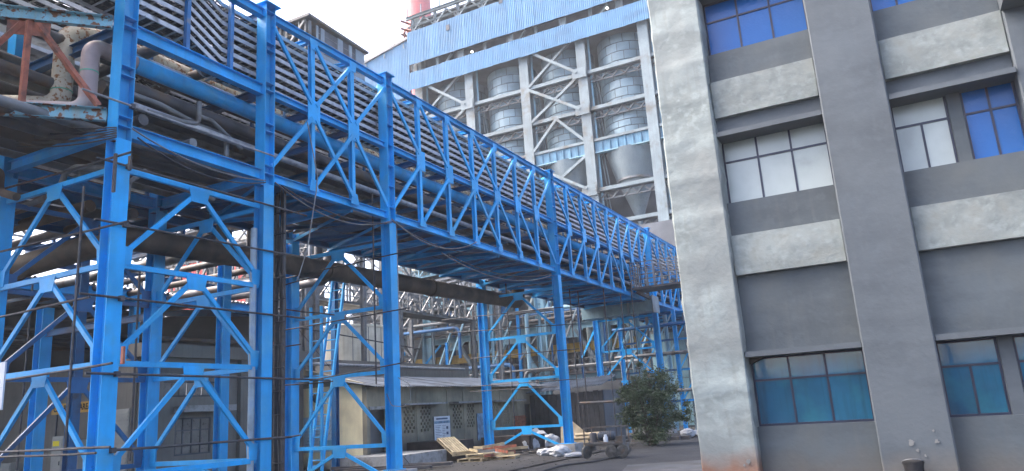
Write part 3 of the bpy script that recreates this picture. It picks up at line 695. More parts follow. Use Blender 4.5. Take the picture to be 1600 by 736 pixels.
# lower powerhouse front: beams, braces, crane girder, machinery
ph = T('powerhouse_steelwork', 'pale blue powerhouse steelwork with braces behind low shed', 'steel frame', (-29, YB-2, G))
YP = 56.0
PX = [-37.6, -32.0, -26.4, -20.9, -15.2]
for i, x in enumerate(PX):
    member('column', ph, (x, YP, G), (x, YP, 12.5), ('H', .8, .6), PALEB, (1, 0, 0))
    member('rear_column', ph, (x+1.1, YP+2, G), (x+1.1, YP+2, 12.5), ('H', .5, .5), DKBLUE, (1, 0, 0))
    if i < len(PX)-1:
        xb = PX[i+1]-.4; xa = x+.4; xm = (xa+xb)/2
        member('beam', ph, (xa, YP, 8.0), (xb, YP, 8.0), ('H', .5, .35), PALEB, (0, 0, 1))
        member('beam', ph, (xa, YP, 3.9), (xb, YP, 3.9), ('H', .6, .35), PALEB, (0, 0, 1))
        member('beam', ph, (xa, YP, 12.2), (xb, YP, 12.2), ('H', .6, .4), PALEB, (0, 0, 1))
        for s, xe in ((-1, xa), (1, xb)):
            member('knee_brace', ph, (xm+s*.3, YP-.1, 7.75), (xe, YP-.1, 4.3), ('H', .36, .26), PALEB if i % 2 else PALEG, (0, 1, 0))
            member('knee_brace', ph, (xe+(-s)*1.6, YP-.1, 11.9), (xe, YP-.1, 9.3), ('H', .34, .26), PALEB if i != 1 else PALEG, (0, 1, 0))
        MB().prism([(xm-1.1, 7.78), (xm+1.1, 7.78), (xm+.5, 7.1), (xm-.5, 7.1)], 'y', YP-.25, YP-.22).build('node_plate', PALEB, ph)
        for q in range(2):
            xx = xa+1.1+q*2.3
            MB().tube(fillet([(xx+.9, YP+1.2, 11.5), (xx, YP+1.0, 8.6), (xx, YP+1.0, 3.0)], .5), .26, 12).build('bent_duct', PALEG if q else PIPEG, ph, True)
        # arch shaped casing and small motors
        MB().lathe([(0, 0), (.85, 0), (.9, .15), (.9, 1.5), (.6, 2.0), (0, 2.2)], (xm, YP+2.2, 2.8), 18).build('drum', PIPEG, ph, True)
        MB().box(xm-1.9, xm-.7, YP+1.6, YP+2.6, 4.4, 6.1).build('motor_casing', PIPED, ph)
cg = T('crane_girder', 'long yellow crane girder behind pale blue powerhouse columns', 'crane girder', (-30, YP+1.4, 6.0))
member('girder', cg, (-48, YP+.6, 6.35), (-14, YP+.6, 6.35), ('H', .72, .4), YELLOW, (0, 0, 1))
for k in range(12): MB().box(-47+k*2.8, -46.92+k*2.8, YP+.42, YP+.78, 6.03, 6.68).build('stiffener', YELLOW, cg)
for k, x in enumerate((-38.5, -31.5, -24.0)):
    t = MB().lathe([(0, -.1), (.09, -.06), (.11, 0), (.08, .07), (0, .1)], (x, YP-.4, 9.6+.5*(k % 2)), 12).build('work_lamp', LAMP, None, True, label='small glowing work lamp in powerhouse steelwork, %s of three' % ['leftmost', 'middle', 'rightmost'][k], cat='lamp', group='glowing work lamps')
pw = T('powerhouse_hall', 'dark powerhouse hall interior behind the pale blue columns', 'building', (-30, YB+2, G))
MB().box(-50, -8, 60.6, 60.8, G, 16.5).build('rear_wall', DARKW, pw)
MB().box(-50, -8, 57.4, 60.59, 12.5, 12.7).build('floor_slab', DARK, pw)
MB().box(-50, -8, 57.2, 60.59, 3.0, 3.2).build('operating_floor', DARK, pw)
for k in range(16):
    x = -47+k*2.45+random.uniform(-.4, .4); z = random.choice((3.2, 3.2, 8.2))
    h = random.uniform(.8, 2.6); wdt = random.uniform(.5, 1.3)
    MB().lathe([(0, 0), (wdt*.5, 0), (wdt*.55, .1), (wdt*.55, h*.8), (wdt*.3, h), (0, h)], (x, 58.8, z), 12).build('vessel', random.choice((PIPEG, PIPED, PALEB, DKBLUE)), pw, True)
    MB().tube(fillet([(x+.7, 58.2, 3.2), (x+.7, 58.2, 9.5+random.uniform(-2, 1)), (x+2.2, 58.2, 10.2), (x+2.2, 58.2, 12.5)], .4), random.uniform(.1, .22), 8).build('riser_pipe', random.choice((PIPEG, PIPED, PALEG)), pw, True)
MB().box(-50, -8, 58.2, 60.5, 8.0, 8.18).build('mezzanine', DARK, pw)

random.seed(21)
sv_ = T('service_pipework', 'tangle of grey and blue service pipes in front of powerhouse columns', 'pipework', (-28, 53, G))
for k in range(16):
    z = random.choice((4.6, 5.2, 7.4, 8.6, 9.2, 10.4, 11.2)); x0 = random.uniform(-46, -24); l = random.uniform(6, 14); y = random.uniform(51.5, 55); x1 = min(x0+l, -13)
    MB().tube(fillet([(x0, y, G), (x0, y, z), (x1, y, z), (x1, y, z+random.choice((-2.5, 2.2)))], .5), random.uniform(.06, .17), 8).build('service_pipe', random.choice((PIPEG, PIPEG, PALEG, DKBLUE, PALEB, PIPED)), sv_, True)
for k in range(18):
    x = -46+k*1.85+random.uniform(-.5, .5); y = random.uniform(52, 55.3)
    member('service_post', sv_, (x, y, G), (x, y, random.uniform(7, 12)), ('H', .2, .18), random.choice((BLUE, PALEB, PIPEG, PALEG, DKBLUE)), (1, 0, 0))
    member('service_brace', sv_, (x, y, random.uniform(4, 6)), (x+1.8, y, random.uniform(7.5, 9.5)), ('L', .13, .13), random.choice((PALEB, PALEG, BLUE)))
for z in (4.25, 8.5):
    for dz in (.55, 1.05): member('hand_rail', sv_, (-46, 54.6, z+dz), (-13, 54.6, z+dz), ('O', .06, .06), PIPEG)
    for k in range(24): member('rail_post', sv_, (-46+k*1.43, 54.6, z), (-46+k*1.43, 54.6, z+1.05), ('L', .07, .07), PIPEG)
    MB().box(-46, -13, 54.55, 55.4, z-.12, z).build('catwalk', PIPED, sv_)
rk2 = T('blue_pipe_rack', 'crowded blue pipe rack standing behind the bush', 'pipe rack', (-11, 45, G))
for k in range(9):
    x = -15.6+k*1.15
    member('column', rk2, (x, 44.5, G), (x, 44.5, 7.0), ('H', .22, .2), (BLUE, PALEB, BLUE)[k % 3], (1, 0, 0))
    if k < 8:
        for z in (1.6, 3.4, 5.2, 6.8): member('tie', rk2, (x+.11, 44.5, z), (x+1.04, 44.5, z), ('C', .08, .12), BLUE if k % 2 else DKBLUE)
        for z in (1.7, 3.5, 5.3): member('brace', rk2, (x+.1, 44.45, z), (x+1.05, 44.45, z+1.45), ('L', .08, .08), BLUE if k % 2 else PALEB)
    MB().tube([(x+.5, 44.9, G), (x+.5, 44.9, 6.9)], .07+.03*(k % 3), 8).build('riser', (PALEG, PIPEG, PALEB)[k % 3], rk2, True)
for z in (2.2, 4.4, 6.1): MB().tube([(-16, 44.2, z), (-5.5, 44.2, z)], .1, 8).build('header_pipe', PIPEG if z < 5 else DKBLUE, rk2, True)

# walkways / conveyor galleries in front of the powerhouse
def gallery(label, p0, p1, h, m, n, side, w=1.4, name='conveyor_gallery'):
    p0, p1 = Vector(p0), Vector(p1); t = T(name, label, 'gallery', p0); d = p1-p0; sv = Vector(side)*w
    for o in (Vector(), sv):
        for z in (0, h): member('chord', t, p0+o+Vector((0, 0, z)), p1+o+Vector((0, 0, z)), ('H', .16, .14), m, (0, 0, 1))
        for z in (h*.5,): member('hand_rail', t, p0+o+Vector((0, 0, z)), p1+o+Vector((0, 0, z)), ('O', .06, .06), m)
        for i in range(n+1):
            a = p0+o+d*(i/n); member('post', t, a, a+Vector((0, 0, h)), ('L', .10, .10), m)
            if i < n:
                b = p0+o+d*((i+1)/n); u0, u1 = (0, h) if i % 2 else (h, 0)
                member('lattice', t, a+Vector((0, 0, u0)), b+Vector((0, 0, u1)), ('L', .09, .09), m)
    mb = MB(); a, b = p0, p1; mb.add([a, a+sv, b+sv, b]+[v-Vector((0, 0, .06)) for v in (a, a+sv, b+sv, b)], [(0, 1, 2, 3), (7, 6, 5, 4), (0, 4, 5, 1), (1, 5, 6, 2), (2, 6, 7, 3), (3, 7, 4, 0)])
    mb.build('deck', DARK, t); return t
gallery('grey lattice walkway sloping up behind thick brown pipe', (-47, 53, 9.6), (-30.0, 53, 10.7), 2.3, PIPEG, 14, (0, 1, 0))
gallery('grey lattice walkway behind ladder, leading away', (-28, 28, 8.3), (-28, 48, 8.3), 1.5, PIPEG, 14, (-1, 0, 0))
gallery('upper pale walkway beneath far end of bridge', (-38, 50, 12.6), (-27.0, 50, 13.0), 1.2, PALEB, 9, (0, 1, 0))
for x, y, z in ((-47, 53, 9.6), (-38, 53, 10.1), (-30.3, 53, 10.6), (-37.6, 50, 12.5), (-27.4, 50, 12.9), (-28, 29, 8.2), (-28, 38, 8.2), (-28, 47, 8.2)):
    member('leg_post', None, (x, y+.5, G), (x, y+.5, z), ('H', .32, .28), PIPEG, (1, 0, 0)).name = 'walkway_post'
for i, o in enumerate([o for o in bpy.data.objects if o.name.startswith('walkway_post')]):
    tag(o, 'grey steel post under %s' % ['sloping lattice walkway, left one', 'sloping lattice walkway, middle one', 'sloping lattice walkway, right one', 'upper pale walkway, left one', 'upper pale walkway, right one', 'receding lattice walkway, nearest one', 'receding lattice walkway, middle one', 'receding lattice walkway, farthest one'][i], 'post', 'posts under the background walkways')
# service block with pale cladding beside column
MB().box(-36.2, -33.2, 50.9, 53.5, 13.6, 16.2).build('tank_house', TANKM, None, label='small cream boxed housing above the brown pipe, behind bridge', cat='housing')
bx = T('transfer_duct', 'pale blue box duct slung under the far end of bridge', 'duct', (-14, 39, 6.5))
for k in range(3):
    xa = -16.1+k*1.42; MB().box(xa, xa+1.36, 39.6, 40.6, 6.42+.03*k, 7.18+.03*k).build('duct_section', mat('teal_duct', (.15, .25, .28), .5, var=.2, streak=.3), bx)
    MB().box(xa+1.36, xa+1.42, 39.5, 40.7, 6.34+.03*k, 7.26+.03*k).build('duct_flange', PALEG, bx)
for x in (-15.8, -12.6): member('hanger', bx, (x, 40.1, 7.15), (x, 40.1, 7.9), ('L', .08, .08), DARK)
# caged walkway at the end of the bridge
cw = T('caged_platform', 'rusty platform with wire railing at far end of bridge beside pillar', 'platform', (-10.6, 36, 7.0))
MB().box(-12.1, -6.5, 37.0, 38.6, 7.35, 7.45).build('deck', PIPED, cw)
for x0, x1, y0, y1 in ((-12.1, -6.5, 37.0, 37.0), (-12.1, -12.1, 37.0, 38.6), (-12.1, -6.5, 38.6, 38.6)):
    n = 14 if x0 != x1 else 4
    for i in range(n+1):
        a = Vector((x0+(x1-x0)*i/n, y0+(y1-y0)*i/n, 7.45)); member('railing_post', cw, a, a+Vector((0, 0, 1.3)), ('L', .05, .05), PIPEG)
    for z in (7.6, 7.85, 8.1, 8.35, 8.55, 8.74): member('rail', cw, (x0, y0, z), (x1, y1, z), ('O', .035, .035), PIPEG)
for x in (-12.0, -9.5, -7): member('bracket', cw, (x, 37.2, 7.3), (x, 40.9, 7.12), ('C', .12, .18), BROWN)
for x in (-9.2, -8.9, -7.1): member('support_leg', cw, (x, 37.3, G), (x, 37.3, 7.3), ('H', .22, .2), BLUE, (1, 0, 0))
for z in (2.0, 4.2): member('tie', cw, (-9.2, 37.3, z), (-7.1, 37.3, z), ('C', .1, .12), BLUE)
for z0, z1 in ((2.1, 4.1), (4.3, 6.8)): member('brace', cw, (-9.1, 37.3, z0), (-7.2, 37.3, z1), ('L', .09, .09), BLUE)
# teal clad duct house behind the bush
th = T('clad_enclosure', 'teal grey panelled enclosure behind the bush by pillar', 'enclosure', (-9, 48, G))
MB().box(-15.5, -4.0, 50.05, 53, G, 6.4).build('core', DARKW, th)
for i in range(8):
    for j in range(4): MB().box(-15.4+i*1.42, -14.02+i*1.42, 50.0-random.uniform(0, .02), 50.049, G+.1+j*1.55, G+1.6+j*1.55).build('panel', mat('teal_panel', (.12, .22, .25), .5, var=.3, scale=.6, streak=.4), th)

# chimney and far side volumes
ch = T('chimney', 'tall red and pale chimney rising behind bunker building', 'chimney', (-53.4, 80, G))
MB().lathe([(2.6, 0), (2.0, 40), (1.5, 76)], (-53.4, 80, G), 32).build('shaft', REDCH, ch, True)
MB().lathe([(2.3, 54), (2.3, 54.3), (1.9, 54.3)], (-53.4, 80, G), 32).build('gallery_ring', OXIDE, ch, True)
member('ladder_rail', ch, (-52.0, 78.9, G), (-52.3, 79.3, 72), ('B', .5, .2), PINKCH)

# sloping clad conveyor head left of bunker building
tr_ = T('conveyor_head_house', 'pale blue sheet clad sloping conveyor house left of bunker building', 'building', (-47, YB, G))
cladstrip(tr_, -58, -42.45, YB-.6, 35.0, 41, CLAD, ztop=lambda x: 41.6+(x+42.4)*.17)
MB().prism([(-58, 38.6), (-42.45, 41.65), (-42.45, 41.95), (-58, 38.9)], 'y', YB-.8, YB+6).build('roof', PIPEG, tr_)
MB().box(-57.8, -42.5, YB+5.5, YB+5.7, 34, 38.4).build('rear_wall', CLADG, tr_)
for x in (-57, -50, -43.2):
    member('column', tr_, (x, YB, G), (x, YB, 38.3), ('H', .7, .6), PALEG, (1, 0, 0)); member('column', tr_, (x, YB+5, G), (x, YB+5, 38.3), ('H', .7, .6), PALEG, (1, 0, 0))
for k in range(6): member('roof_purlin', tr_, (-56+k*2.6, YB-.75, 38.5+k*.44), (-56+k*2.6, YB-.75, 39.0+k*.44), ('L', .12, .12), PALEG)

# weathered tower house above the trays
wt = T('sheet_clad_tower', 'derelict grey sheet clad tower house with broken windows above trays', 'building', (-28, 30, G))
xw = -26.0
for x, y in ((-26.15, 28.3), (-26.15, 32.6), (-29.5, 28.3), (-29.5, 32.6), (-27.9, 28.3)): member('column', wt, (x, y, G), (x, y, 23.2), ('H', .24, .22), PIPEG, (1, 0, 0))
cladstrip(wt, 28.75, 32.9, xw, 16.5, 21.6, CLADG, w=.52, pitch=.104, amp=.018, axis='y')
for a, b in ((28.75, 28.9), (29.1, 29.4), (30.5, 30.95), (31.5, 31.75), (32.1, 32.9)):
    MB().box(xw-.02, xw+.03, a, b, 21.62, 23.1).build('window_pier', CLADG, wt)
for a, b in ((28.9, 29.1), (29.4, 30.5), (30.95, 31.5), (31.75, 32.1)):
    f = MB().box(xw-.06, xw-.02, a, b, 21.62, 23.1).build('window', DARK, wt)
    for q in range(1, 4): MB().box(xw-.019, xw-.005, a, b, 21.62+q*.36, 21.65+q*.36).build('glazing_bar', PIPEG, f)
MB().prism([(27.9, 23.25), (33.05, 23.1), (33.05, 23.22), (27.9, 23.4)], 'x', -30, -25.75).build('roof', PIPED, wt)
cladstrip(wt, -29.6, -27.6, 28.15, 16.5, 21.2, CLADG, w=.5, pitch=.1, amp=.018)
for k in range(8):
    z = 17+k*.8; member('girt', wt, (-29.6, 28.12, z), (-26.15, 28.12, z), ('L', .1, .1), PIPED)
for k in range(8): member('frame_post', wt, (-29.4+k*.46, 28.1, 19.2), (-29.4+k*.46, 28.1, 23.2), ('L', .07, .07), PIPEG)
member('brace', wt, (-29.4, 28.05, 20), (-26.2, 28.05, 23.1), ('L', .12, .12), PIPEG); member('brace', wt, (-26.2, 28.05, 20), (-29.4, 28.05, 23.1), ('L', .12, .12), PIPEG)
MB().box(-29.4, -26.2, 28.5, 32.6, 16.2, 16.4).build('floor_slab', DARKW, wt)
MB().box(-29.7, -29.6, 28.5, 32.6, 16.4, 23.1).build('rear_wall', DARKW, wt)
MB().box(-29.4, -26.3, 32.62, 32.7, 16.4, 23.05).build('far_wall', DARKW, wt)

# red building and grey lattice towers seen through the near tower
rb = T('red_clad_building', 'red sheet clad building seen through the near blue tower', 'building', (-55, 47, G))
cladstrip(rb, -61, -47, 47.0, 8, 18.2, RED, w=1.0, pitch=.25, amp=.04)
MB().box(-61, -47, 47.2, 53, G, 18.0).build('core', DARKW, rb)
MB().prism([(46.8, 18.2), (53.3, 18.2), (50, 19.6)], 'x', -61.3, -46.8).build('roof', PIPEG, rb)
MB().box(-61.5, -46, 46.2, 46.9, 23.6, 25.2).build('upper_gallery', RED, rb)
for x in (-61, -54, -46.6): member('gallery_leg', rb, (x, 46.5, 17.9), (x, 46.5, 23.6), ('H', .3, .3), PIPEG)
def lattice_tower(label, x, y, w, h, n, m=PIPEG):
    t = T('lattice_tower', label, 'lattice tower', (x, y, G), 'grey lattice towers beyond the shed')
    cs = [(x-w/2, y-w/2), (x+w/2, y-w/2), (x+w/2, y+w/2), (x-w/2, y+w/2)]
    for c in cs: member('leg', t, (*c, G), (*c, h), ('L', .22, .22), m)
    for i in range(n):
        z0 = G+(h-G)*i/n; z1 = G+(h-G)*(i+1)/n
        for k in range(4):
            a, b = cs[k], cs[(k+1) % 4]
            member('ring', t, (*a, z1), (*b, z1), ('L', .14, .14), m); member('brace', t, (*a, z0), (*b, z1), ('L', .1, .1), m); member('brace', t, (*b, z0), (*a, z1), ('L', .1, .1), m)
lattice_tower('grey lattice tower left of red building, seen through near tower', -45.5, 33, 3.2, 19, 6)
lattice_tower('grey lattice tower right of red building, seen through near tower', -38.5, 36, 3.4, 17.5, 6)
lattice_tower('grey lattice tower behind yellow walled shed and ladder', -34, 44, 3.5, 18, 6)
lattice_tower('grey lattice tower at far left behind open shed', -44, 22, 3.2, 16, 5)
pipe('grey overhead pipe carried between lattice towers', [(-46, 33, 14.0), (-38.5, 36, 14.0), (-34, 44, 14.0)], .35, PIPEG, R=1)

# ================================================================== LOW YELLOW WALLED SHED
XW = -18.3; Y1, Y2 = 22.9, 37.9; ZE = 2.86
ls = T('low_shed', 'low cream walled shed with corrugated roof and breeze block vents', 'shed', (-20, 30, G))
def wallx(x0, x1, ya, yb, za, zb2, ops, m, parent, name='wall'):
    """wall in the plane x, thickness x0..x1, with rectangular openings (ya,yb,za,zb)"""
    us = sorted({ya, yb, *[o[0] for o in ops], *[o[1] for o in ops]}); vs = sorted({za, zb2, *[o[2] for o in ops], *[o[3] for o in ops]})
    mb = MB()
    for i in range(len(us)-1):
        for j in range(len(vs)-1):
            cu, cv = (us[i]+us[i+1])/2, (vs[j]+vs[j+1])/2
            if not any(o[0] < cu < o[1] and o[2] < cv < o[3] for o in ops): mb.box(x0, x1, us[i], us[i+1], vs[j], vs[j+1])
    return mb.build(name, m, parent)
jal = [(25.22, 26.0), (26.4, 27.15), (28.92, 29.68), (30.12, 30.78), (32.5, 33.2), (33.6, 34.3)]
ops = [(a, b, 1.02, 2.05) for a, b in jal]+[(23.1, 24.2, G, 2.0), (36.0, 36.9, G, 1.95)]
wallx(XW-.2, XW, Y1, Y2, G-.2, ZE, ops, CREAMD, ls)
MB().box(XW-.6, XW-.5, Y1+.3, Y2, G, ZE-.2).build('shade_backing', DARKW, ls)  # added dark sheet, paints in the shade seen through the openings
for a, b in jal:
    mb = MB(); n = 6; k = 8; du = (b-a)/n; dv = 1.03/k
    for i in range(n):
        for j in range(k):
            if (i+j) % 2: mb.box(XW-.09, XW-.012, a+du*i+.004, a+du*(i+1)-.004, 1.02+dv*j+.004, 1.02+dv*(j+1)-.004)
    for j in range(1, k): mb.box(XW-.088, XW-.03, a, b, 1.02+dv*j-.012, 1.02+dv*j+.012)
    mb.build('breeze_block_vent', CREAMD, ls)
for y in (24.95, 26.2, 28.55, 29.9, 32.2, 33.4, 35.2): MB().box(XW+.001, XW+.03, y-.1, y+.1, G, ZE-.1).build('pilaster', CREAMD, ls)
for a, b in ((24.6, 27.7), (28.6, 31.6), (32.0, 35.2)): rough_box(XW+.031, XW+.55, a, b, 2.11, 2.18, .15, .008, .01, seed=a).build('window_hood', PLINTH, ls, True)
MB().box(XW+.032, XW+.07, 23.0, 24.3, 2.0, 2.12).build('door_lintel', PLINTH, ls)
rough_box(-22.2, XW-.201, Y1, Y1+.2, G-.2, 3.0, .25, .008, .01, seed=2).build('end_wall', CREAM, ls, True)
MB().prism([(-22.2, 3.0), (XW-.201, 3.0), (XW-.201, 3.02), (-21.4, 3.75), (-22.2, 3.6)], 'y', Y1+.02, Y1+.2).build('gable', CREAMD, ls)
MB().lathe([(.0, 0), (.17, 0)], (0, 0, 0), 20).mesh('x', DARK)
o = MB().lathe([(0, .0), (.19, .0), (.19, .03), (.15, .03)], (0, 0, 0), 20).mesh('vent', DARK, True)
link('round_vent', o, ls, Matrix.Translation((-20.74, Y1-.012, 2.6)) @ Matrix.Rotation(PI/2, 4, 'X'))
# roof sheets
rk = corr(.9, 4.1, .15, .03, 4).mesh('roof_sheet', ROOF)
sl_ = math.atan2(.66, 3.7)
n = 18
for i in range(n):
    y = Y1-.35+i*.87
    M_ = Matrix.Translation((XW+.62, y, ZE-.02+random.uniform(-.012, .012))) @ Matrix.Rotation(PI/2, 4, 'Z')
    # local x -> world y, local z -> up the slope (towards -x)
    M_ = M_ @ Matrix.Rotation(-(PI/2-sl_)*-1, 4, 'X') if False else Matrix.Translation((XW+.62, y, ZE-.02+random.uniform(-.012, .012))) @ Matrix(((0, math.sin(sl_), -math.cos(sl_), 0), (1, 0, 0, 0), (0, math.cos(sl_), math.sin(sl_), 0), (0, 0, 0, 1)))
    link('roof_sheet', rk, ls, M_)
member('ridge_pipe', ls, (-21.9, Y1-.5, 4.05), (-21.9, 36, 4.05), ('O', .14, .14), POLEG)
MB().box(-23.5, -22.21, Y1+3, 37, G, 4.3).build('rear_block', GREYW, ls)
# brick infill, each brick
bm_ = MB().box(-.002, .03, -.105, .105, -.03, .03).mesh('brick', BRICK)
for j in range(11):
    for i in range(6):
        link('brick', bm_, ls, Matrix.Translation((XW+.003+random.uniform(0, .006), 34.72+i*.222+(.11 if j % 2 else 0), .62+j*.072)))
# posters
def notice(label, y0, y1, z0, z1, m, header=True, x=XW+.002, rows=9):
    t = T('notice_board', label, 'notice board', (x, (y0+y1)/2, z0), 'notice boards on the shed wall')
    MB().box(x, x+.02, y0, y1, z0, z1).build('board', m, t)
    if header:
        h = z1-z0; MB().box(x+.0201, x+.022, y0+.04, y1-.04, z1-.26*h, z1-.17*h).build('header_band', PAPERB, t)
        MB().box(x+.0201, x+.022, y0+.2, y1-.2, z1-.12*h, z1-.06*h).build('title_line', INK, t)
        for k in range(rows):
            z = z1-h*(.34+.06*k)
            for a, b in ((.08, .4), (.5, .66)):
                MB().box(x+.0201, x+.022, y0+(y1-y0)*a, y0+(y1-y0)*(b+random.uniform(-.08, .06)), z-.009, z+.009).build('text_line', INK, t)
        for k in range(3): MB().box(x+.0201, x+.023, y0+(y1-y0)*.74, y0+(y1-y0)*.86, z0+h*(.12+.2*k), z0+h*(.22+.2*k)).build('picture', INK, t)
    for y in (y0, y1): MB().box(x, x+.03, y-.012, y+.012, z0, z1).build('edge_strip', DARK, t)
    return t
notice('pale printed safety notice with blue header on shed wall', 27.3, 28.6, .45, 1.6, PAPER, x=XW+.031)
notice('dark blue faded notice behind trestle column on shed wall', 30.95, 32.1, .4, 1.62, PAPERB, False)
notice('small orange framed notice beside shed doorway', 24.3, 24.75, 1.15, 1.75, SIGNY, False)
t = T('wall_chart', 'large pale blue chart with drawn lines on cream end wall', 'wall chart', (-20.6, Y1-.03, .5))
MB().box(-21.55, -19.62, Y1-.035, Y1-.015, .55, 1.88).build('board', mat('chart_paper', (.42, .54, .62), .6, var=.1), t)
for k in range(8): MB().box(-21.4+random.uniform(0, .3), -19.8-random.uniform(0, .5), Y1-.038, Y1-.0351, .85+k*.12, .86+k*.12).build('drawn_line', INK, t)
MB().box(-20.6, -19.75, Y1-.039, Y1-.0351, .6, .98).build('blue_block', mat('chart_blue', (.12, .33, .48), .6, var=.2), t)
for k in range(5): member('drawn_arrow', t, (-20.9+k*.22, Y1-.037, 1.0), (-20.3+k*.15, Y1-.037, 1.45+.05*k), ('B', .008, .004), INK)
# dark timber/sheet lean-to at the end of the shed
ds = T('dark_lean_to', 'dark timber clad lean-to with sagging sheet roof beside low shed', 'shed', (-16.3, 37, G))
for i in range(16): MB().box(-18.25+i*.26, -18.01+i*.26, 36.6-random.uniform(0, .03), 36.7, G, 2.35+random.uniform(-.05, .05)).build('plank', mat('tarred_plank', (.03, .032, .036), .8, var=.4), ds)
for i in range(5):
    link('roof_sheet', corr(.9, 2.6, .15, .03, 4).mesh('lean_sheet', ROOF), ds, Matrix.Translation((-18.4+i*.87, 36.2, 2.5+.03*i)) @ Matrix.Rotation(-1.35, 4, 'X'))
MB().box(-18.2, -18.1, 36.71, 39.5, G, 2.4).build('side_wall', DARKW, ds); MB().box(-14.2, -14.1, 36.71, 39.5, G, 2.4).build('side_wall', DARKW, ds); MB().box(-18.2, -14.1, 39.51, 39.6, G, 2.9).build('rear_wall', DARKW, ds)
# cream tank
tk = T('storage_tank', 'round cream painted tank standing behind low shed', 'tank', (-30.2, 36.2, 0))
MB().lathe([(0, 0), (2.45, 0), (2.45, 7.1), (2.5, 7.15), (2.5, 7.25), (2.4, 7.3), (0, 7.6)], (-30.2, 36.2, G), 40).build('shell', TANKM, tk, True)
for z in (2.4, 4.8): MB().lathe([(2.45, z), (2.475, z+.02), (2.475, z+.08), (2.45, z+.1)], (-30.2, 36.2, G), 40).build('weld_ring', PIPEG, tk, True)
for a in np.linspace(PI, 2*PI, 9): MB().box(-30.2+2.46*math.cos(a)-.015, -30.2+2.46*math.cos(a)+.015, 36.2+2.46*math.sin(a)-.01, 36.2+2.46*math.sin(a)+.01, 4.9, 7.1).build('seam', PIPEG, tk)

# ================================================================== GREY BUILDING AND OPEN SHED (left)
gb = T('grey_plaster_building', 'single storey grey plastered building behind near blue tower', 'building', (-24, 18, G))
XG, YG = -21.0, 15.6
wallx(XG-.25, XG-.15, 15.9, 19.3, G-.2, 4.0, [(16.78, 18.2, .9, 2.08), (16.3, 18.4, 2.75, 3.25)], GREYW, gb)
for y in (15.75, 19.5, 22.0): rough_box(XG-.4, XG, y-.18, y+.18, G-.2, 4.0, .3, .01, .01, seed=y).build('pilaster', GREYW, gb, True)
wallx(XG-.25, XG-.15, 19.7, 22.6, G-.2, 4.0, [], GREYW, gb)
rough_box(XG-.6, XG+.12, 15.3, 23, 4.0, 4.42, .3, .012, .015, seed=5).build('parapet', GREYW, gb, True)
rough_box(XG-.149, XG+.35, 16.7, 18.85, 2.25, 2.45, .2, .008, .01, seed=6).build('window_hood', PLINTH, gb, True)
wfr = MB().box(XG-.21, XG-.17, 16.78, 18.2, .9, .95).box(XG-.21, XG-.17, 16.78, 18.2, 2.03, 2.08).box(XG-.21, XG-.17, 16.78, 16.83, .95, 2.03).box(XG-.21, XG-.17, 18.15, 18.2, .95, 2.03).box(XG-.21, XG-.17, 16.83, 18.15, 1.66, 1.7).build('window', DARK, gb)
for y in (17.1, 17.45, 17.8): MB().box(XG-.208, XG-.172, y-.02, y+.02, .95, 1.66).build('mullion', DARK, wfr); MB().box(XG-.208, XG-.172, y-.02, y+.02, 1.7, 2.03).build('mullion', DARK, wfr)
ys = [16.83, 17.08, 17.43, 17.78, 18.15]
for i in range(4):
    for za, zb2 in ((.95, 1.66), (1.7, 2.03)): MB().box(XG-.193, XG-.187, ys[i]+.02, ys[i+1]-.01, za, zb2).build('pane', mat('dusty_glass', (.10, .10, .095), .3, var=.3, scale=3), wfr)
up_ = MB().box(XG-.21, XG-.17, 16.3, 18.4, 2.75, 2.8).box(XG-.21, XG-.17, 16.3, 18.4, 3.2, 3.25).build('ventilator_window', DARK, gb)
for k in range(7): MB().box(XG-.2, XG-.18, 16.32+k*.3, 16.57+k*.3, 2.8, 3.2).build('pane', mat('dusty_glass', (.1, .1, .095)), up_)
rough_box(-29, XG-.401, YG-.1, YG+.1, G-.2, 4.0, .3, .01, .01, seed=8).build('end_wall', GREYW, gb, True)
MB().box(-29, XG-.7, YG+.11, 23, 3.9, 4.0).build('roof_slab', GREYW, gb); MB().box(-29, -28.8, YG+.11, 23, G, 3.9).build('rear_wall', DARKW, gb)
sh = MB().box(-22.75, -21.6, YG-.14, YG-.101, .3, 2.45).build('rolling_shutter', PANELG, gb)
for k in range(18): MB().box(-22.72, -21.63, YG-.16, YG-.141, .35+k*.115, .40+k*.115).build('shutter_slat', PANELG, sh)
# sign
sg = T('area_sign', 'yellow board sign reading CPU REGEN.AREA in black letters', 'sign', (-24.6, YG-.3, 2.5))
MB().box(-25.55, -23.35, YG-.16, YG-.13, 2.46, 2.80).build('board', SIGNY, sg)
def text(s, size, M_, m, parent, name='lettering', sx=1.):
    cu = bpy.data.curves.new(name, 'FONT'); cu.body = s; cu.size = size; cu.extrude = .003; cu.align_x = 'CENTER'; cu.align_y = 'CENTER'; cu.offset = .006
    tmp = bpy.data.objects.new('tmp', cu); COL.objects.link(tmp); dg = bpy.context.evaluated_depsgraph_get()
    me = bpy.data.meshes.new_from_object(tmp.evaluated_get(dg)); me.materials.clear(); me.materials.append(m)
    bpy.data.objects.remove(tmp); return link(name, me, parent, M_ @ Matrix.Diagonal((sx, 1, 1, 1)))
text('CPU REGEN.AREA', .27, Matrix.Translation((-24.45, YG-.165, 2.63)) @ Matrix.Rotation(PI/2, 4, 'X'), BLACK, sg, sx=.92)
for x in (-25.3, -23.6): member('sign_post', sg, (x, YG-.12, G), (x, YG-.12, 2.5), ('B', .05, .03), DARK)
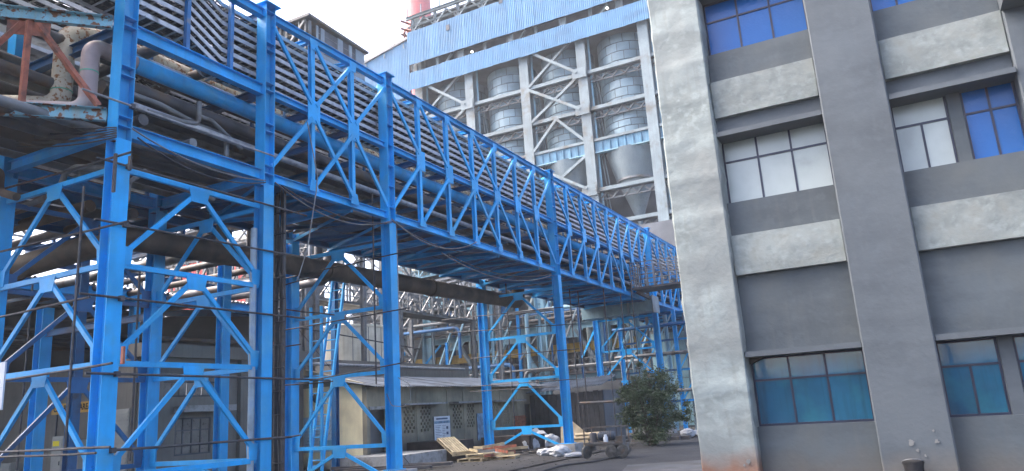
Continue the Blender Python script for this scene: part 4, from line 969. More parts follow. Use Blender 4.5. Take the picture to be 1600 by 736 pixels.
# cabinets
for k, (x, h, lab) in enumerate([(-23.9, 1.75, 'tall grey electrical cabinet with yellow warning label'), (-23.1, 1.6, 'grey electrical cabinet papered with notices'), (-26.6, 1.0, 'squat grey cabinet at far left behind tower'), (-27.6, 1.0, 'leftmost squat grey cabinet behind tower')]):
    t = T('electrical_cabinet', lab, 'cabinet', (x, 14.9, G), 'electrical cabinets by the grey building')
    rough_box(x-.28, x+.28, 14.7, 15.1, G, h, .4, .002, .01).build('body', PANELG, t, True)
    MB().box(x-.25, x+.25, 14.682, 14.698, G+.15, h-.08).build('door', PANELG, t)
    MB().box(x+.18, x+.2, 14.66, 14.681, h*.5, h*.5+.12).build('handle', DARK, t)
    if k == 0: MB().box(x-.2, x+.12, 14.676, 14.681, h-.3, h-.14).build('warning_label', mat('warning_yellow', (.75, .62, .03), .5), t)
    if k == 1:
        for q in range(5): MB().box(x-.2+random.uniform(0, .06), x+.1+random.uniform(0, .08), 14.674, 14.681, .2+q*.27, .2+q*.27+.2).build('notice', PAPER, t)
# open shed with light roof edge
os_ = T('open_shed', 'big dark open shed with light corrugated roof edge behind tower', 'shed', (-30, 16, G))
XS, ZS = -24.0, 6.72
rs = corr(1.0, 9.5, .2, .04, 4).mesh('roof_sheet', ROOFL)
for i in range(20):
    y = 4.5+i*.97
    link('roof_sheet', rs, os_, Matrix.Translation((XS, y, ZS+random.uniform(-.01, .01))) @ Matrix(((0, math.sin(.12), -math.cos(.12), 0), (1, 0, 0, 0), (0, math.cos(.12), math.sin(.12), 0), (0, 0, 0, 1))))
member('eave_beam', os_, (XS-.15, 4.5, ZS-.25), (XS-.15, 23.8, ZS-.25), ('H', .35, .2), BLUE, (0, 0, 1))
for y in (5, 11.2, 17.4, 23.5):
    member('post', os_, (XS-.3, y, G), (XS-.3, y, ZS-.43), ('H', .28, .26), BLUE, (1, 0, 0)); member('post', os_, (-33, y, G), (-33, y, 7.4), ('H', .28, .26), DKBLUE, (1, 0, 0))
    member('rafter', os_, (XS-.2, y, ZS-.32), (-33.2, y, ZS+.75), ('H', .3, .18), DKBLUE, (0, 0, 1))
MB().box(-33.6, -33.3, 4.5, 23.8, G, 7.6).build('rear_wall', DARKW, os_)
for x, z in ((-26, ZS+.1), (-28, ZS+.35), (-30, ZS+.58), (-32, ZS+.82)): member('purlin', os_, (x, 4.5, z), (x, 23.8, z), ('C', .1, .18), DARK)
MB().box(-33.5, XS-.8, 23.8, 23.9, 4.5, 7.0).build('end_sheet', DARKW, os_)
for k in range(5): member('shed_pipe', os_, (-25.2-k*.9, 4.5, 5.2-.25*(k % 2)), (-25.2-k*.9, 23.5, 5.2-.25*(k % 2)), ('O', .16, .16), PIPED)

# ================================================================== RUSTY BRANCH TRUSS + ELBOW PIPES (upper left)
rtt = T('rusty_branch_truss', 'rusty pale blue and red oxide branch truss meeting tower at upper left', 'truss', (-13.7, 6.7, 7.4))
d45 = Vector((-1.27, -1.37, 0)).normalized(); p0 = Vector((-12.42, 8.12, 0))
def q45(s, z): v = p0+d45*s; return Vector((v.x, v.y, z))
nside = Vector((d45.y, -d45.x, 0))
member('top_chord', rtt, q45(.02, 9.33), q45(6, 9.33), ('C', .12, .25), RUSTB, nside)
member('bottom_chord', rtt, q45(.02, 7.44), q45(6, 7.44), ('C', .12, .25), RUSTB, nside)
for s in (1.38, 3.0, 4.6): member('post', rtt, q45(s, 7.56), q45(s, 9.2), ('L', .09, .09), OXIDE)
for s0, s1 in ((.15, 1.25), (2.6, 1.5), (3.1, 4.4)): member('diagonal', rtt, q45(s0, 7.6), q45(s1, 9.15), ('L', .09, .09), OXIDE)
mb = MB(); c = q45(1.38, 9.06); a = c-d45*.35; b = c+d45*.35
for v in (0,): mb.add([a+Vector((0, 0, .13)), b+Vector((0, 0, .13)), b-Vector((0, 0, .15)), a-Vector((0, 0, .15))]+[x+nside*.015 for x in (a+Vector((0, 0, .13)), b+Vector((0, 0, .13)), b-Vector((0, 0, .15)), a-Vector((0, 0, .15)))], [(3, 2, 1, 0), (4, 5, 6, 7), (0, 1, 5, 4), (1, 2, 6, 5), (2, 3, 7, 6), (3, 0, 4, 7)])
mb.build('gusset_plate', OXIDE, rtt)
rough_box(-17.2, -16.3, 3.3, 4.2, G-.2, .3, .3, .01, .02).build('column_plinth', PLINTH, None, True, label='concrete plinth under rusty truss end post outside picture', cat='plinth')
member('end_post', rtt, (-16.6, 3.75, .3), (-16.6, 3.75, 9.45), ('H', .3, .3), RUSTB)
MB().box(-14.45, -14.05, 6.1, 6.14, 9.5, 9.72).build('small_plate', RUSTB, rtt)
e1 = aty(99, 105, 8.25); e2 = aty(139, 120, 8.05)
z1t, z1b, z2t, z2b = aty(99, 50, 8.25).z, aty(99, 164, 8.25).z, aty(139, 72, 8.05).z, aty(139, 172, 8.05).z
pipe('tall cream rusty elbow pipe standing inside rusty truss', [(e1.x-1.9, e1.y-1.6, z1b), (e1.x, e1.y, z1b), (e1.x, e1.y, z1t), (e1.x+.25, e1.y+.7, z1t), (-13.45, 57, 9.35)], .195, RUSTPIPE, R=.3, n=20)
pipe('grey pink elbow pipe beside tower column', [(e2.x-1.5, e2.y-1.4, z2b), (e2.x, e2.y, z2b), (e2.x, e2.y, z2t), (e2.x, e2.y+.45, z2t), (-13.0, 9.02, 9.0)], .16, PINKPIPE, R=.28, n=20)
for e, r_, nm in ((e1, .202, 'cream elbow pipe'), (e2, .167, 'grey pink elbow pipe')):
    MB().tube([(e.x, e.y, 8.40), (e.x, e.y, 8.425)], r_, 20).build('green_band', mat('green_tape', (.10, .33, .22), .6), None, True, label='thin green tape band round '+nm, cat='tape')
# hidden tangle: cross pipes on the left rack
for k, (y, z, r, m) in enumerate([(9.1, 7.75, .12, PIPED), (9.6, 9.65, .14, PIPED), (10.3, 7.62, .1, PIPEG), (10.9, 9.62, .12, PIPED), (11.3, 6.85, .13, PIPED), (9.4, 6.8, .1, PIPED), (10.2, 6.8, .14, BROWN)]):
    pipe('dark cross pipe leaving tower to the left, %s' % ['front one above rusty truss foot', 'front one under the trays', 'middle one at deck height', 'rear one under the trays', 'rear one below the deck', 'front one below the deck', 'brown one below the deck'][k], [(-22.5, y, z), (-12.75 if z > 7 else -16.0, y, z)], r, m, n=10, group='cross pipes at the tower')
pipe('rusty looped steam pipe left of the tower column', [(-19.5, 9.0, 6.55), (-15.4, 8.75, 6.5), (-14.7, 8.7, 6.55), (-14.55, 8.7, 6.9), (-14.2, 8.7, 6.95), (-12.9, 8.9, 6.7), (-12.9, 11.0, 6.55)], .06, PIPEG, R=.15)
pipe('brown hooked drain pipe at left edge of picture', [(-19, 8.9, 7.0), (-15.7, 8.0, 7.0), (-15.45, 7.95, 6.9), (-15.45, 7.95, 6.5), (-14.9, 8.0, 6.3)], .08, BROWN, R=.25)
pipe('short grey drop pipe beside tower column', [(-12.75, 9.2, 6.7), (-12.6, 8.75, 6.3), (-12.6, 8.75, 5.95), (-12.75, 8.7, 5.85)], .05, PIPEG, R=.12)
# deck invented to fill the darkness behind the tower, full of trays
rd = T('darkness_fill_deck', 'invented dark deck with cable racks, filling darkness behind the near tower', 'deck', (-18, 10, 7.0))
for k in range(11):
    y = 3.6+k*.95
    for x0, x1 in ((-22.0, -20.0), (-19.98, -18.0), (-17.98, -16.1)):
        if random.random() < .7: MB().box(x0, x1, y, y+.9, 7.24, 7.25).build('deck_plate', DARK, rd)
for x in (-16.6, -18.75, -21.8):
    member('deck_beam', rd, (x, 3.6, 7.10), (x, 14.6, 7.10), ('H', .24, .16), DKBLUE, (0, 0, 1))
for y in (5, 8.7, 12.2, 14.4): member('deck_crossbeam', rd, (-22, y, 6.92), (-16.1, y, 6.92), ('H', .2, .14), DKBLUE, (0, 0, 1))
for k in range(10):
    for x in (-17.2, -18.6, -20.2):
        z = 7.6+k*.42
        MB().box(x-.35, x+.35, 3.6, 14.5, z, z+.012).box(x-.36, x-.33, 3.6, 14.5, z, z+.1).box(x+.33, x+.36, 3.6, 14.5, z, z+.1).build('rack_tray', TRAY if k % 3 else PIPED, rd)
for y in (5, 8.7, 12.2, 14.3):
    for x in (-16.8, -18.0, -19.4, -20.7): member('rack_post', rd, (x, y, 7.02), (x, y, 11.9), ('C', .08, .08), DKBLUE)
for x in (-21.8,): 
    for y in (5.5, 13.8): member('deck_leg', rd, (x, y, G), (x, y, 6.98), ('H', .28, .26), DKBLUE)

random.seed(33)
fl = T('left_pipe_rack', 'crowded rack of dark pipes and blue steel behind near tower', 'pipe rack', (-22, 14, G))
for x in (-18.6, -22.6): member('hanger_beam', fl, (x, 9.0, 6.85), (x, 22.0, 6.85), ('H', .18, .14), DKBLUE, (0, 0, 1)); member('column', fl, (x, 21.5, G), (x, 21.5, 6.75), ('H', .2, .2), DKBLUE, (0, 1, 0))
for k in range(6):
    y = 12.6+k*1.5+random.uniform(-.15, .15); z = random.choice((6.5, 6.55, 6.6)); r_ = random.uniform(.06, .15); x0_ = random.uniform(-34, -28); x1_ = random.uniform(-18.2, -16.2)
    MB().tube(fillet([(x0_, y, z), (x1_, y, z), (x1_, y, z+1.0), (x1_+.6, y+.5, z+1.2)], .3), r_, 10).build('pipe_run', random.choice((PIPED, PIPED, PIPEG, BROWN, BROWN)), fl, True)
gallery('grey lattice walkway high behind open shed roof', (-42, 25.5, 8.6), (-23.5, 25.5, 8.6), 1.9, PIPEG, 15, (0, 1, 0), 1.4)
gallery('second grey lattice walkway beyond the open shed roof', (-46, 30, 13.4), (-27.5, 30, 13.4), 1.7, PIPEG, 14, (0, 1, 0), 1.4)
for k, (x, y, z) in enumerate(((-41, 26, 8.6), (-34.2, 26, 8.6), (-24.2, 26, 8.6), (-45, 30.6, 13.4), (-36, 30.6, 13.4), (-27.8, 30.6, 13.4))):
    o = member('trestle_leg', None, (x, y, G), (x, y, z), ('H', .3, .28), PIPEG, (1, 0, 0)); o.name = 'walkway_post'
    tag(o, 'grey steel post under %s walkway beyond open shed, %s one' % (('nearer', 'farther')[k//3], ('left', 'middle', 'right')[k % 3]), 'post', 'posts under the background walkways')
# ================================================================== SCAFFOLD POLES
def pole(label, p0, p1, r=.024, m=POLE, group='scaffold poles lashed to the blue steelwork', clamp=None):
    p0, p1 = Vector(p0), Vector(p1)
    t = T('scaffold_pole', label, 'scaffold pole', p0, group)
    n = 5; path = [p0.lerp(p1, i/n)+Vector((0, 0, random.uniform(-.008, .008))) for i in range(n+1)]
    MB().tube(path, r*.85, 8).build('tube', m, t, True)
    for c in (clamp or []):
        c = Vector(c); MB().box(c.x-.04, c.x+.04, c.y-.04, c.y+.04, c.z-.045, c.z+.045).build('clamp', POLE, t)
yx = 12.88
xs_ = XF+.20
def yp(a, b, x): return atx(*a, x), atx(*b, x)
NL = ['lowest', 'second lowest', 'third', 'fourth', 'fifth', 'topmost']
for k, (a, b) in enumerate([((172, 704), (456, 682)), ((133, 583), (505, 593)), ((124, 459), (476, 497)), ((148, 342), (481, 403)), ((151, 246), (479, 337)), ((128, 138), (430, 245))]):
    p, q = yp(a, b, xs_); pole('%s dark scaffold pole across front face of near tower' % NL[k], p, q, .026 if k else .028, POLEG if k in (5,) else POLE, clamp=[(xs_-.01, YC[0]+.1, p.lerp(q, .1).z)])
for k, (a, b) in enumerate([((-40, 708), (172, 699)), ((-40, 602), (175, 568)), ((-40, 504), (140, 464)), ((-30, 400), (200, 346)), ((-30, 306), (206, 238))]):
    p, q = aty(*a, 8.06), aty(*b, 8.06); pole('%s dark scaffold pole running left from near tower column' % NL[k], p, q, .026)
    if k == 0: p, q = aty(-40, 716, 8.02), aty(150, 708, 8.02); pole('doubled bottom scaffold pole running left from tower column', p, q, .024)
for k, (a, b) in enumerate([((484, 595), (640, 565)), ((420, 520), (640, 481)), ((440, 436), (640, 392))]):
    p, q = aty(*a, 16.25), aty(*b, 16.25); pole('%s thin scaffold pole across first trestle' % NL[k], p, q, .022)
for k, (a, b) in enumerate([((410, 480), (522, 492)), ((415, 604), (520, 596)), ((420, 688), (470, 680)), ((410, 455), (500, 430)), ((415, 545), (470, 538))]):
    p, q = aty(*a, 13.6), aty(*b, 13.6); pole('short scaffold cross pole beside cable riser, %s of five' % NL[k], p, q, .02)
for k, (a, b) in enumerate([((738, 604), (900, 592)), ((735, 560), (905, 545)), ((700, 520), (900, 506)), ((735, 612), (870, 604)), ((690, 500), (880, 480))]):
    p, q = aty(*a, 27.55), aty(*b, 27.55); pole('thin scaffold pole across second trestle, %s of five' % NL[k], p, q, .022)
def vp(px, py0, py1, y): p = aty(px, py0, y); return p, Vector((p.x, p.y, aty(px, py1, y).z))
for k, (px, py0, py1, y, m) in enumerate([(102, 300, 700, 7.9, POLE), (26, 440, 736, 9.3, POLE), (203, 420, 720, 9.9, POLE), (625, 330, 560, 17.3, POLEG), (588, 300, 600, 16.1, POLE), (437, 280, 736, 13.0, POLE), (800, 400, 600, 29, POLE), (905, 440, 640, 32, POLE), (920, 430, 660, 33, POLE), (960, 430, 640, 34, POLE), (985, 440, 620, 36, POLE), (1003, 440, 620, 36.5, POLE)]):
    p, q = vp(px, py1, py0, y)
    if y > 28: p.z = G
    pole('upright scaffold pole, %s from the left' % ['first', 'second', 'third', 'sixth', 'fifth', 'fourth', 'seventh', 'eighth', 'ninth', 'tenth', 'eleventh', 'twelfth'][k], p, q, .026 if y < 20 else .035, m, 'upright scaffold poles')
pole('leaning wire stay in front of low shed', aty(446, 490, 19), aty(640, 725, 22), .012)
pole('long sloping dark pole crossing behind ladder', aty(455, 510, 20), aty(655, 545, 26), .03)
p = aty(5, 640, 7.6); q = aty(5, 566, 7.6)
t = T('white_board', 'narrow white board standing at left edge of picture', 'board', (p.x-.3, 7.6, G))
MB().box(p.x-.8, p.x-.03, 7.58, 7.61, p.z, q.z).build('panel', PAPER, t); MB().box(p.x-.45, p.x-.4, 7.62, 7.66, G, q.z).build('post', PIPEG, t)
# rusty short brackets
for k, (px, py, hh) in enumerate([(203, 255, 22), (179, 270, 60), (192, 555, 24)]):
    p = aty(px, py, 8.02); MB().box(p.x-.03, p.x+.03, p.y-.02, p.y+.02, p.z-hh*.006, p.z+hh*.006).build('rusty_bracket', OXIDE if k == 2 else POLE, None, label='short rusty bracket clipped to tower column, %s one' % ['upper right', 'upper left', 'red lower'][k], cat='bracket')

# whitish conduit on C2 and cable riser beside it
pipe('pale worn conduit strapped to second tower column', [(XF-.02, YC[1]-.26, .2), (XF-.02, YC[1]-.26, 5.9)], .07, mat('pale_conduit', (.24, .32, .38), .5, var=.3, scale=3, col2=(.2, .3, .42), c2scale=3, c2t=.58), n=14)
cr = T('cable_riser', 'vertical black cable riser on ladder tray beside second tower column', 'cable riser', (-12.8, 12.7, G))
for dx in (0, .22, .46): member('riser_rail', cr, (-13.0+dx, 12.75, G), (-13.0+dx, 12.75, 7.0), ('C', .05, .08), POLE)
for k in range(13): member('riser_rung', cr, (-13.05, 12.71, .3+k*.52), (-12.45, 12.71, .3+k*.52), ('O', .03, .03), POLE)
mb = MB()
for k in range(9):
    x = -12.97+k*.052
    mb.tube([(x+random.uniform(-.02, .02), 12.80+random.uniform(-.03, .03), z) for z in np.linspace(G, 7.1, 16)], random.uniform(.014, .024), 6)
mb.build('riser_cables', CABLE, cr, True, kind='stuff')
# ladder
ld = T('blue_ladder', 'leaning blue steel ladder behind first trestle', 'ladder', (-16.5, 18, 0))
a, b = aty(480, 720, 17.6), aty(522, 425, 19.0); a.z = G; sv = Vector((.5, 0, 0))
for o_ in (Vector(), sv): member('side_rail', ld, a+o_, b+o_, ('C', .06, .09), BLUE)
for k in range(1, 20): p = a.lerp(b, k/20); member('rung', ld, p, p+sv, ('B', .05, .03), BLUE)
ld2 = T('blue_ladder', 'upright blue access ladder standing in front of cream end wall', 'ladder', (-16.2, 17.4, 0))
a = aty(486, 700, 17.4); a.z = G
for o_ in (Vector(), Vector((.42, 0, 0))): member('side_rail', ld2, a+o_, a+o_+Vector((0, 0, 5.2)), ('C', .07, .07), BLUE)
for k in range(1, 10): p = a+Vector((0, 0, .52*k)); member('rung', ld2, p, p+Vector((.42, 0, 0)), ('O', .03, .03), BLUE)

# dangling cables under the bottom chord
cbl = [((430, 285), (612, 345), .45), ((440, 290), (612, 348), .28), ((612, 342), (745, 378), .5), ((612, 345), (770, 392), .38), ((690, 395), (862, 430), .5), ((700, 398), (862, 428), .35), ((205, 200), (415, 282), .22), ((215, 215), (415, 285), .3)]
for k, (a, b, s) in enumerate(cbl):
    x = XF+.14+.03*(k % 3); p, q = atx(*a, x), atx(*b, x)
    MB().tube(sag(p, q, s), .016, 6).build('loose_cable', CABLE if k % 2 else PIPEG, None, True, loc=p, label='loose cable sagging under the bridge chord, %s from left' % ['third', 'fourth', 'fifth', 'sixth', 'seventh', 'eighth', 'first', 'second'][k], cat='cable', group='loose cables under the bridge')
for k in range(7):
    p, q = aty(-30, 195+k*4, 8.02), aty(182, 199+k*2.5, 8.02)
    MB().tube(sag(p, q, .05+.06*(k % 4)), .013, 6).build('loose_cable', CABLE, None, True, loc=p, label='thin black cable strung left of tower, %s from top' % ['first', 'second', 'third', 'fourth', 'fifth', 'sixth', 'seventh'][k], cat='cable', group='black cables left of the tower')
mbw = MB().tube(fillet([aty(622, 590, 16.3), aty(640, 600, 16.2), aty(642, 625, 16.2), aty(632, 636, 16.2), aty(612, 634, 16.2), aty(604, 615, 16.2)], .12), .01, 6)
mbw.build('loose_cable', PIPEG, None, True, label='thin pale wire loop hanging at first trestle column', cat='cable')
mbw = MB().tube(fillet([atx(480, 190, XF+.2), atx(496, 275, XF+.2), atx(494, 300, XF+.2), atx(480, 390, XF+.25), atx(464, 440, XF+.25)], .2), .014, 6)
mbw.build('loose_cable', PIPEG, None, True, label='grey hose hanging down beside short truss span', cat='cable')
# black pipe lying in front of the lean-to, concrete slab, heaps
pipe('dark horizontal pipe in front of lean-to and bush', [aty(905, 630, 33), aty(1010, 625, 33)], .06, PIPED)
for x in (aty(910, 630, 33).x, aty(1005, 625, 33).x): member('leg_post', None, (x, 33, G), (x, 33, aty(950, 628, 33).z), ('B', .06, .06), POLE).name = 'pipe_stand'
for i, o in enumerate([o for o in bpy.data.objects if o.name.startswith('pipe_stand')]): tag(o, 'thin steel stand under dark pipe, %s' % ['nearer lean-to', 'nearer bush'][i], 'stand')
rough_box(-19.0, -15.9, 21.6, 24.6, G-.2, .38, .2, .03, .03, seed=4).build('concrete_slab', PLINTH, None, True, label='raised broken concrete slab in front of low shed', cat='slab')
for k, (a, b) in enumerate([((-18.6, 21.3, .05), (-14.4, 22.6, .02)), ((-18.2, 21.0, .0), (-14.2, 22.2, .03)), ((-17.5, 20.6, -.02), (-14.6, 21.6, -.01))]):
    MB().bar(a, b, .16, .10).build('steel_plank', PIPED, None, label='dark steel beam lying before slab, %s' % ['rear one', 'middle one', 'front one'][k], cat='beam', group='steel beams on the ground')
for k, (c, w, d, h) in enumerate([((-17.2, 26.0), 2.6, 1.2, .75), ((-15.5, 29.2), 2.4, 1.4, .7)]):
    rough_box(c[0]-w/2, c[0]+w/2, c[1]-d/2, c[1]+d/2, G, h-.1, .2, .06, .06, seed=k*4+1).build('scrap_bin', mat('dark_scrap', (.035, .028, .027), .85, var=.5, scale=4, bump=.8), None, True, label=['dark scrap bin heaped beside shed wall', 'dark rusty bin behind second trestle plinth'][k], cat='bin')

# pallets
def pallet(label, M_):
    t = bpy.data.objects.new('wooden_pallet', None); COL.objects.link(t); t.matrix_world = M_ @ Matrix.Diagonal((.85, .85, .85, 1)); tag(t, label, 'pallet', 'wooden pallets on the ground')
    def pc(nm, *b):
        o = bpy.data.objects.new(nm, MB().box(*b).mesh(nm, WOOD)); COL.objects.link(o); o.parent = t
    for k in range(7): pc('slat', -.6, .6, -.5+k*.148, -.39+k*.148, .11, .132)
    for x in (-.6, -.05, .5): pc('bearer', x, x+.1, -.5, .5, .022, .109)
    for y in (-.5, -.05, .4): pc('bottom_board', -.6, .6, y, y+.1, 0, .0215)
def RZ(a): return Matrix.Rotation(a, 4, 'Z')
P0 = lambda x, y, z: Matrix.Translation((x, y, z))
pallet('wooden pallet leaning tilted against scrap by the slab', P0(-15.9, 25.0, .44) @ RZ(-.3) @ Matrix.Rotation(.55, 4, 'Y') )
pallet('flat wooden pallet beside second trestle plinth', P0(-14.0, 25.6, G) @ RZ(.25))
pallet('second flat wooden pallet stacked under broken boards', P0(-14.9, 24.9, G) @ RZ(.1))
pallet('upper wooden pallet on top of the flat stack', P0(-14.75, 25.1, G+.14) @ RZ(.45))
for k in range(9):
    x, y = -14.6+random.uniform(-.9, .9), 25.2+random.uniform(-.5, .6); a = random.uniform(0, PI); z = .2+.035*k-.1
    l = random.uniform(.35, .7); MB().bar((x-l*math.cos(a), y-l*math.sin(a), z), (x+l*math.cos(a), y+l*math.sin(a), z+random.uniform(-.03, .05)), .1, .02, (0, 0, 1)).build('loose_board', WOOD if k % 3 else OXIDE, None, label='loose broken board lying on the pallet stack', cat='board', group='loose boards on the pallets')
# plywood sheet leaning at the lean-to
a, b = aty(846, 655, 31), aty(868, 692, 31)
M_ = P0(-13.7, 31.2, G+.02) @ RZ(.35) @ Matrix.Rotation(-.35, 4, 'X')
for k, (dx, h, m) in enumerate([(0, 1.45, WOODP), (.35, 1.1, WOODP)]):
    me = MB().prism([(-.45, 0), (.5, 0), (.42, h*.55), (-.1, h), (-.4, h*.95)], 'y', 0, .02).mesh('leaning_plywood', m)
    o = bpy.data.objects.new('leaning_plywood', me); COL.objects.link(o); o.matrix_world = P0(dx, -.08*k, 0) @ M_
    tag(o, ['tall broken plywood sheet leaning by lean-to door', 'shorter plywood sheet leaning in front of taller one'][k], 'plywood')
# sacks
def sack(label, c, sx, sy_, sz, seed, m=SACK):
    bm = bmesh.new(); bmesh.ops.create_icosphere(bm, subdivisions=3, radius=1)
    for v in bm.verts:
        p = v.co.copy(); k = 1+.22*mn.noise(p*1.7+Vector((seed, 0, 0)))+.2*mn.noise(p*3.6+Vector((0, seed, 0)))+.1*mn.noise(p*9)
        q = Vector((math.copysign(abs(p.x)**.8, p.x)*sx*k, math.copysign(abs(p.y)**.8, p.y)*sy_*k, p.z*sz*k))
        v.co = Vector((q.x, q.y, max(q.z, -sz*.75)))
    me = bpy.data.meshes.new('white_sack'); bm.to_mesh(me); bm.free(); me.materials.append(m)
    o = bpy.data.objects.new('white_sack', me); COL.objects.link(o); o.location = (c[0], c[1], c[2]+sz*.74); o.rotation_euler = (0, 0, seed*1.3)
    tag(o, label, 'sack', 'white sacks by the second trestle')
SK = [(828, 707, .42, .34, .34, 'left sack of the heap under second trestle brace'), (846, 700, .4, .35, .42, 'bulging upper sack behind the left heap'), (862, 702, .38, .3, .36, 'sack beside brace foot in the heap'), (876, 713, .38, .28, .22, 'bright white torn sack before second trestle plinth'), (898, 714, .36, .2, .09, 'flattened white sack right of plinth'), (868, 690, .3, .28, .34, 'rear sack standing against second trestle column'), (838, 697, .32, .3, .48, 'tall grey white sack at back of heap'), (852, 712, .3, .22, .16, 'small crumpled sack at front of heap')]
for k, (px, py, sx, sy_, sz, lab) in enumerate(SK): sack('crumpled white woven '+lab, atz(px, py, G), sx, sy_, sz, k*2.3+1)
sack('crumpled white plastic scrap beside trestle plinth', atz(778, 712, G), .35, .25, .1, 9.1)
# timber/log pile right of plinth
for k, (a, b, r) in enumerate([((896, 685), (960, 681), .09), ((900, 680), (955, 676), .08)]):
    MB().tube([aty(*a, 31), aty(*b, 31)], r, 10).build('timber_log', WOODP, None, True, label=['lower pale timber log behind trolley', 'upper pale timber log behind trolley'][k], cat='log')
# hose on road
pts = [atz(800, 748, G+.02), atz(845, 737, G+.02), atz(880, 727, G+.02), atz(930, 721, G+.02), atz(975, 711, G+.02), atz(985, 700, G+.02)]
MB().tube(fillet(pts, 1.5), .03, 8).build('rubber_hose', RUBBER, None, True, label='black rubber hose snaking across road before trolley', cat='hose')
for k in range(6):
    cx, cy_ = -13.2+random.uniform(-1.2, 1.0), 27.6+random.uniform(-1.0, 1.2); r = random.uniform(.35, .6)
    MB().tube([(cx+r*1.6*math.cos(q)+.1*math.sin(3*q+k), cy_+r*math.sin(q), G+.03+.03*k+.03*math.sin(2*q+k)) for q in np.linspace(0, 5.6, 28)], .025, 6).build('coiled_hose', RUBBER, None, True, label='dark coiled hose lying around second trestle foot', cat='hose', group='coiled hoses at the trestle')

# ================================================================== TROLLEY
C = atz(943, 716, G); ct = T('welding_trolley', 'grimy four wheeled steel trolley loaded with machine on road', 'trolley', (C.x, C.y, G))
X0, X1_, YA, YB2 = C.x-.62, C.x+.72, C.y-.1, C.y+.75
for k, (x, y) in enumerate([(X0+.08, YA), (X1_-.38, YA), (X1_-.02, YA+.1), (X0+.75, YB2)]):
    wv = MB().lathe([(.10, -.045), (.17, -.05), (.205, -.035), (.215, 0), (.205, .035), (.17, .05), (.10, .045)], (0, 0, 0), 24).mesh('wheel', TYRE, True)
    w = link('wheel', wv, ct, P0(x, y, G+.215) @ RZ([1.1, .15, .1, .8][k]) @ Matrix.Rotation(PI/2, 4, 'X'))
    rm = MB().lathe([(0, -.04), (.04, -.055), (.04, -.04), (.105, -.03), (.105, .03), (.04, .04), (.04, .055), (0, .055)], (0, 0, 0), 20).mesh('rim', TROLLEY, True)
    o = bpy.data.objects.new('rim', rm); COL.objects.link(o); o.parent = w
MB().box(X0, X1_, YA+.06, YB2-.06, G+.40, G+.46).build('platform', TROLLEY, ct)
for y in (YA+.06, YB2-.1): MB().box(X0-.02, X1_+.02, y-.03, y+.03, G+.461, G+.52).build('side_channel', TROLLEY, ct)
for x in (X0+.08, X1_-.38, X1_-.06): MB().box(x-.03, x+.03, YA+.07, YB2-.07, G+.2, G+.399).build('axle_frame', TROLLEY, ct)
for x, y in ((X0, YA+.08), (X1_, YA+.08), (X0, YB2-.08), (X1_, YB2-.08)): member('stanchion', ct, (x, y, G+.46), (x, y, G+1.0), ('B', .035, .035), TROLLEY)
for y in (YA+.08, YB2-.08): member('hand_rail', ct, (X0, y, G+1.0), (X1_, y, G+1.0), ('B', .035, .035), TROLLEY)
for x in (X0, X1_): member('hand_rail', ct, (x, YA+.08, G+.98), (x, YB2-.08, G+.98), ('B', .035, .035), TROLLEY)
ml = T('motor_unit', 'dark motor unit with pale cap riding on trolley', 'motor', (C.x+.05, C.y+.35, G+.46))
MB().tube([(C.x-.25, C.y+.35, G+.70), (C.x-.2, C.y+.35, G+.70), (C.x+.3, C.y+.35, G+.70), (C.x+.36, C.y+.35, G+.70)], .15, 20, rs=[.1, .15, .15, .1]).build('housing', mat('dark_blue_motor', (.03, .05, .08), .5), ml, True)
for k in range(6): MB().tube([(C.x-.15+k*.075, C.y+.35, G+.70), (C.x-.13+k*.075, C.y+.35, G+.70)], .162, 20).build('cooling_fin', TROLLEY, ml, True)
MB().box(C.x-.22, C.x+.32, C.y+.15, C.y+.55, G+.46, G+.52).build('foot', TROLLEY, ml)
MB().lathe([(0, 0), (.08, 0), (.08, .16), (.05, .2), (.05, .25), (0, .26)], (C.x+.1, C.y+.1, G+.50), 14).build('pale_flask', PAPER, ml, True)
MB().lathe([(0, 0), (.12, 0), (.13, .3), (.10, .36), (0, .37)], (C.x-.42, C.y+.3, G+.46), 16).build('bucket', PIPED, ml, True)
MB().box(C.x+.4, C.x+.66, C.y+.2, C.y+.5, G+.46, G+.68).build('gearbox', TROLLEY, ml)

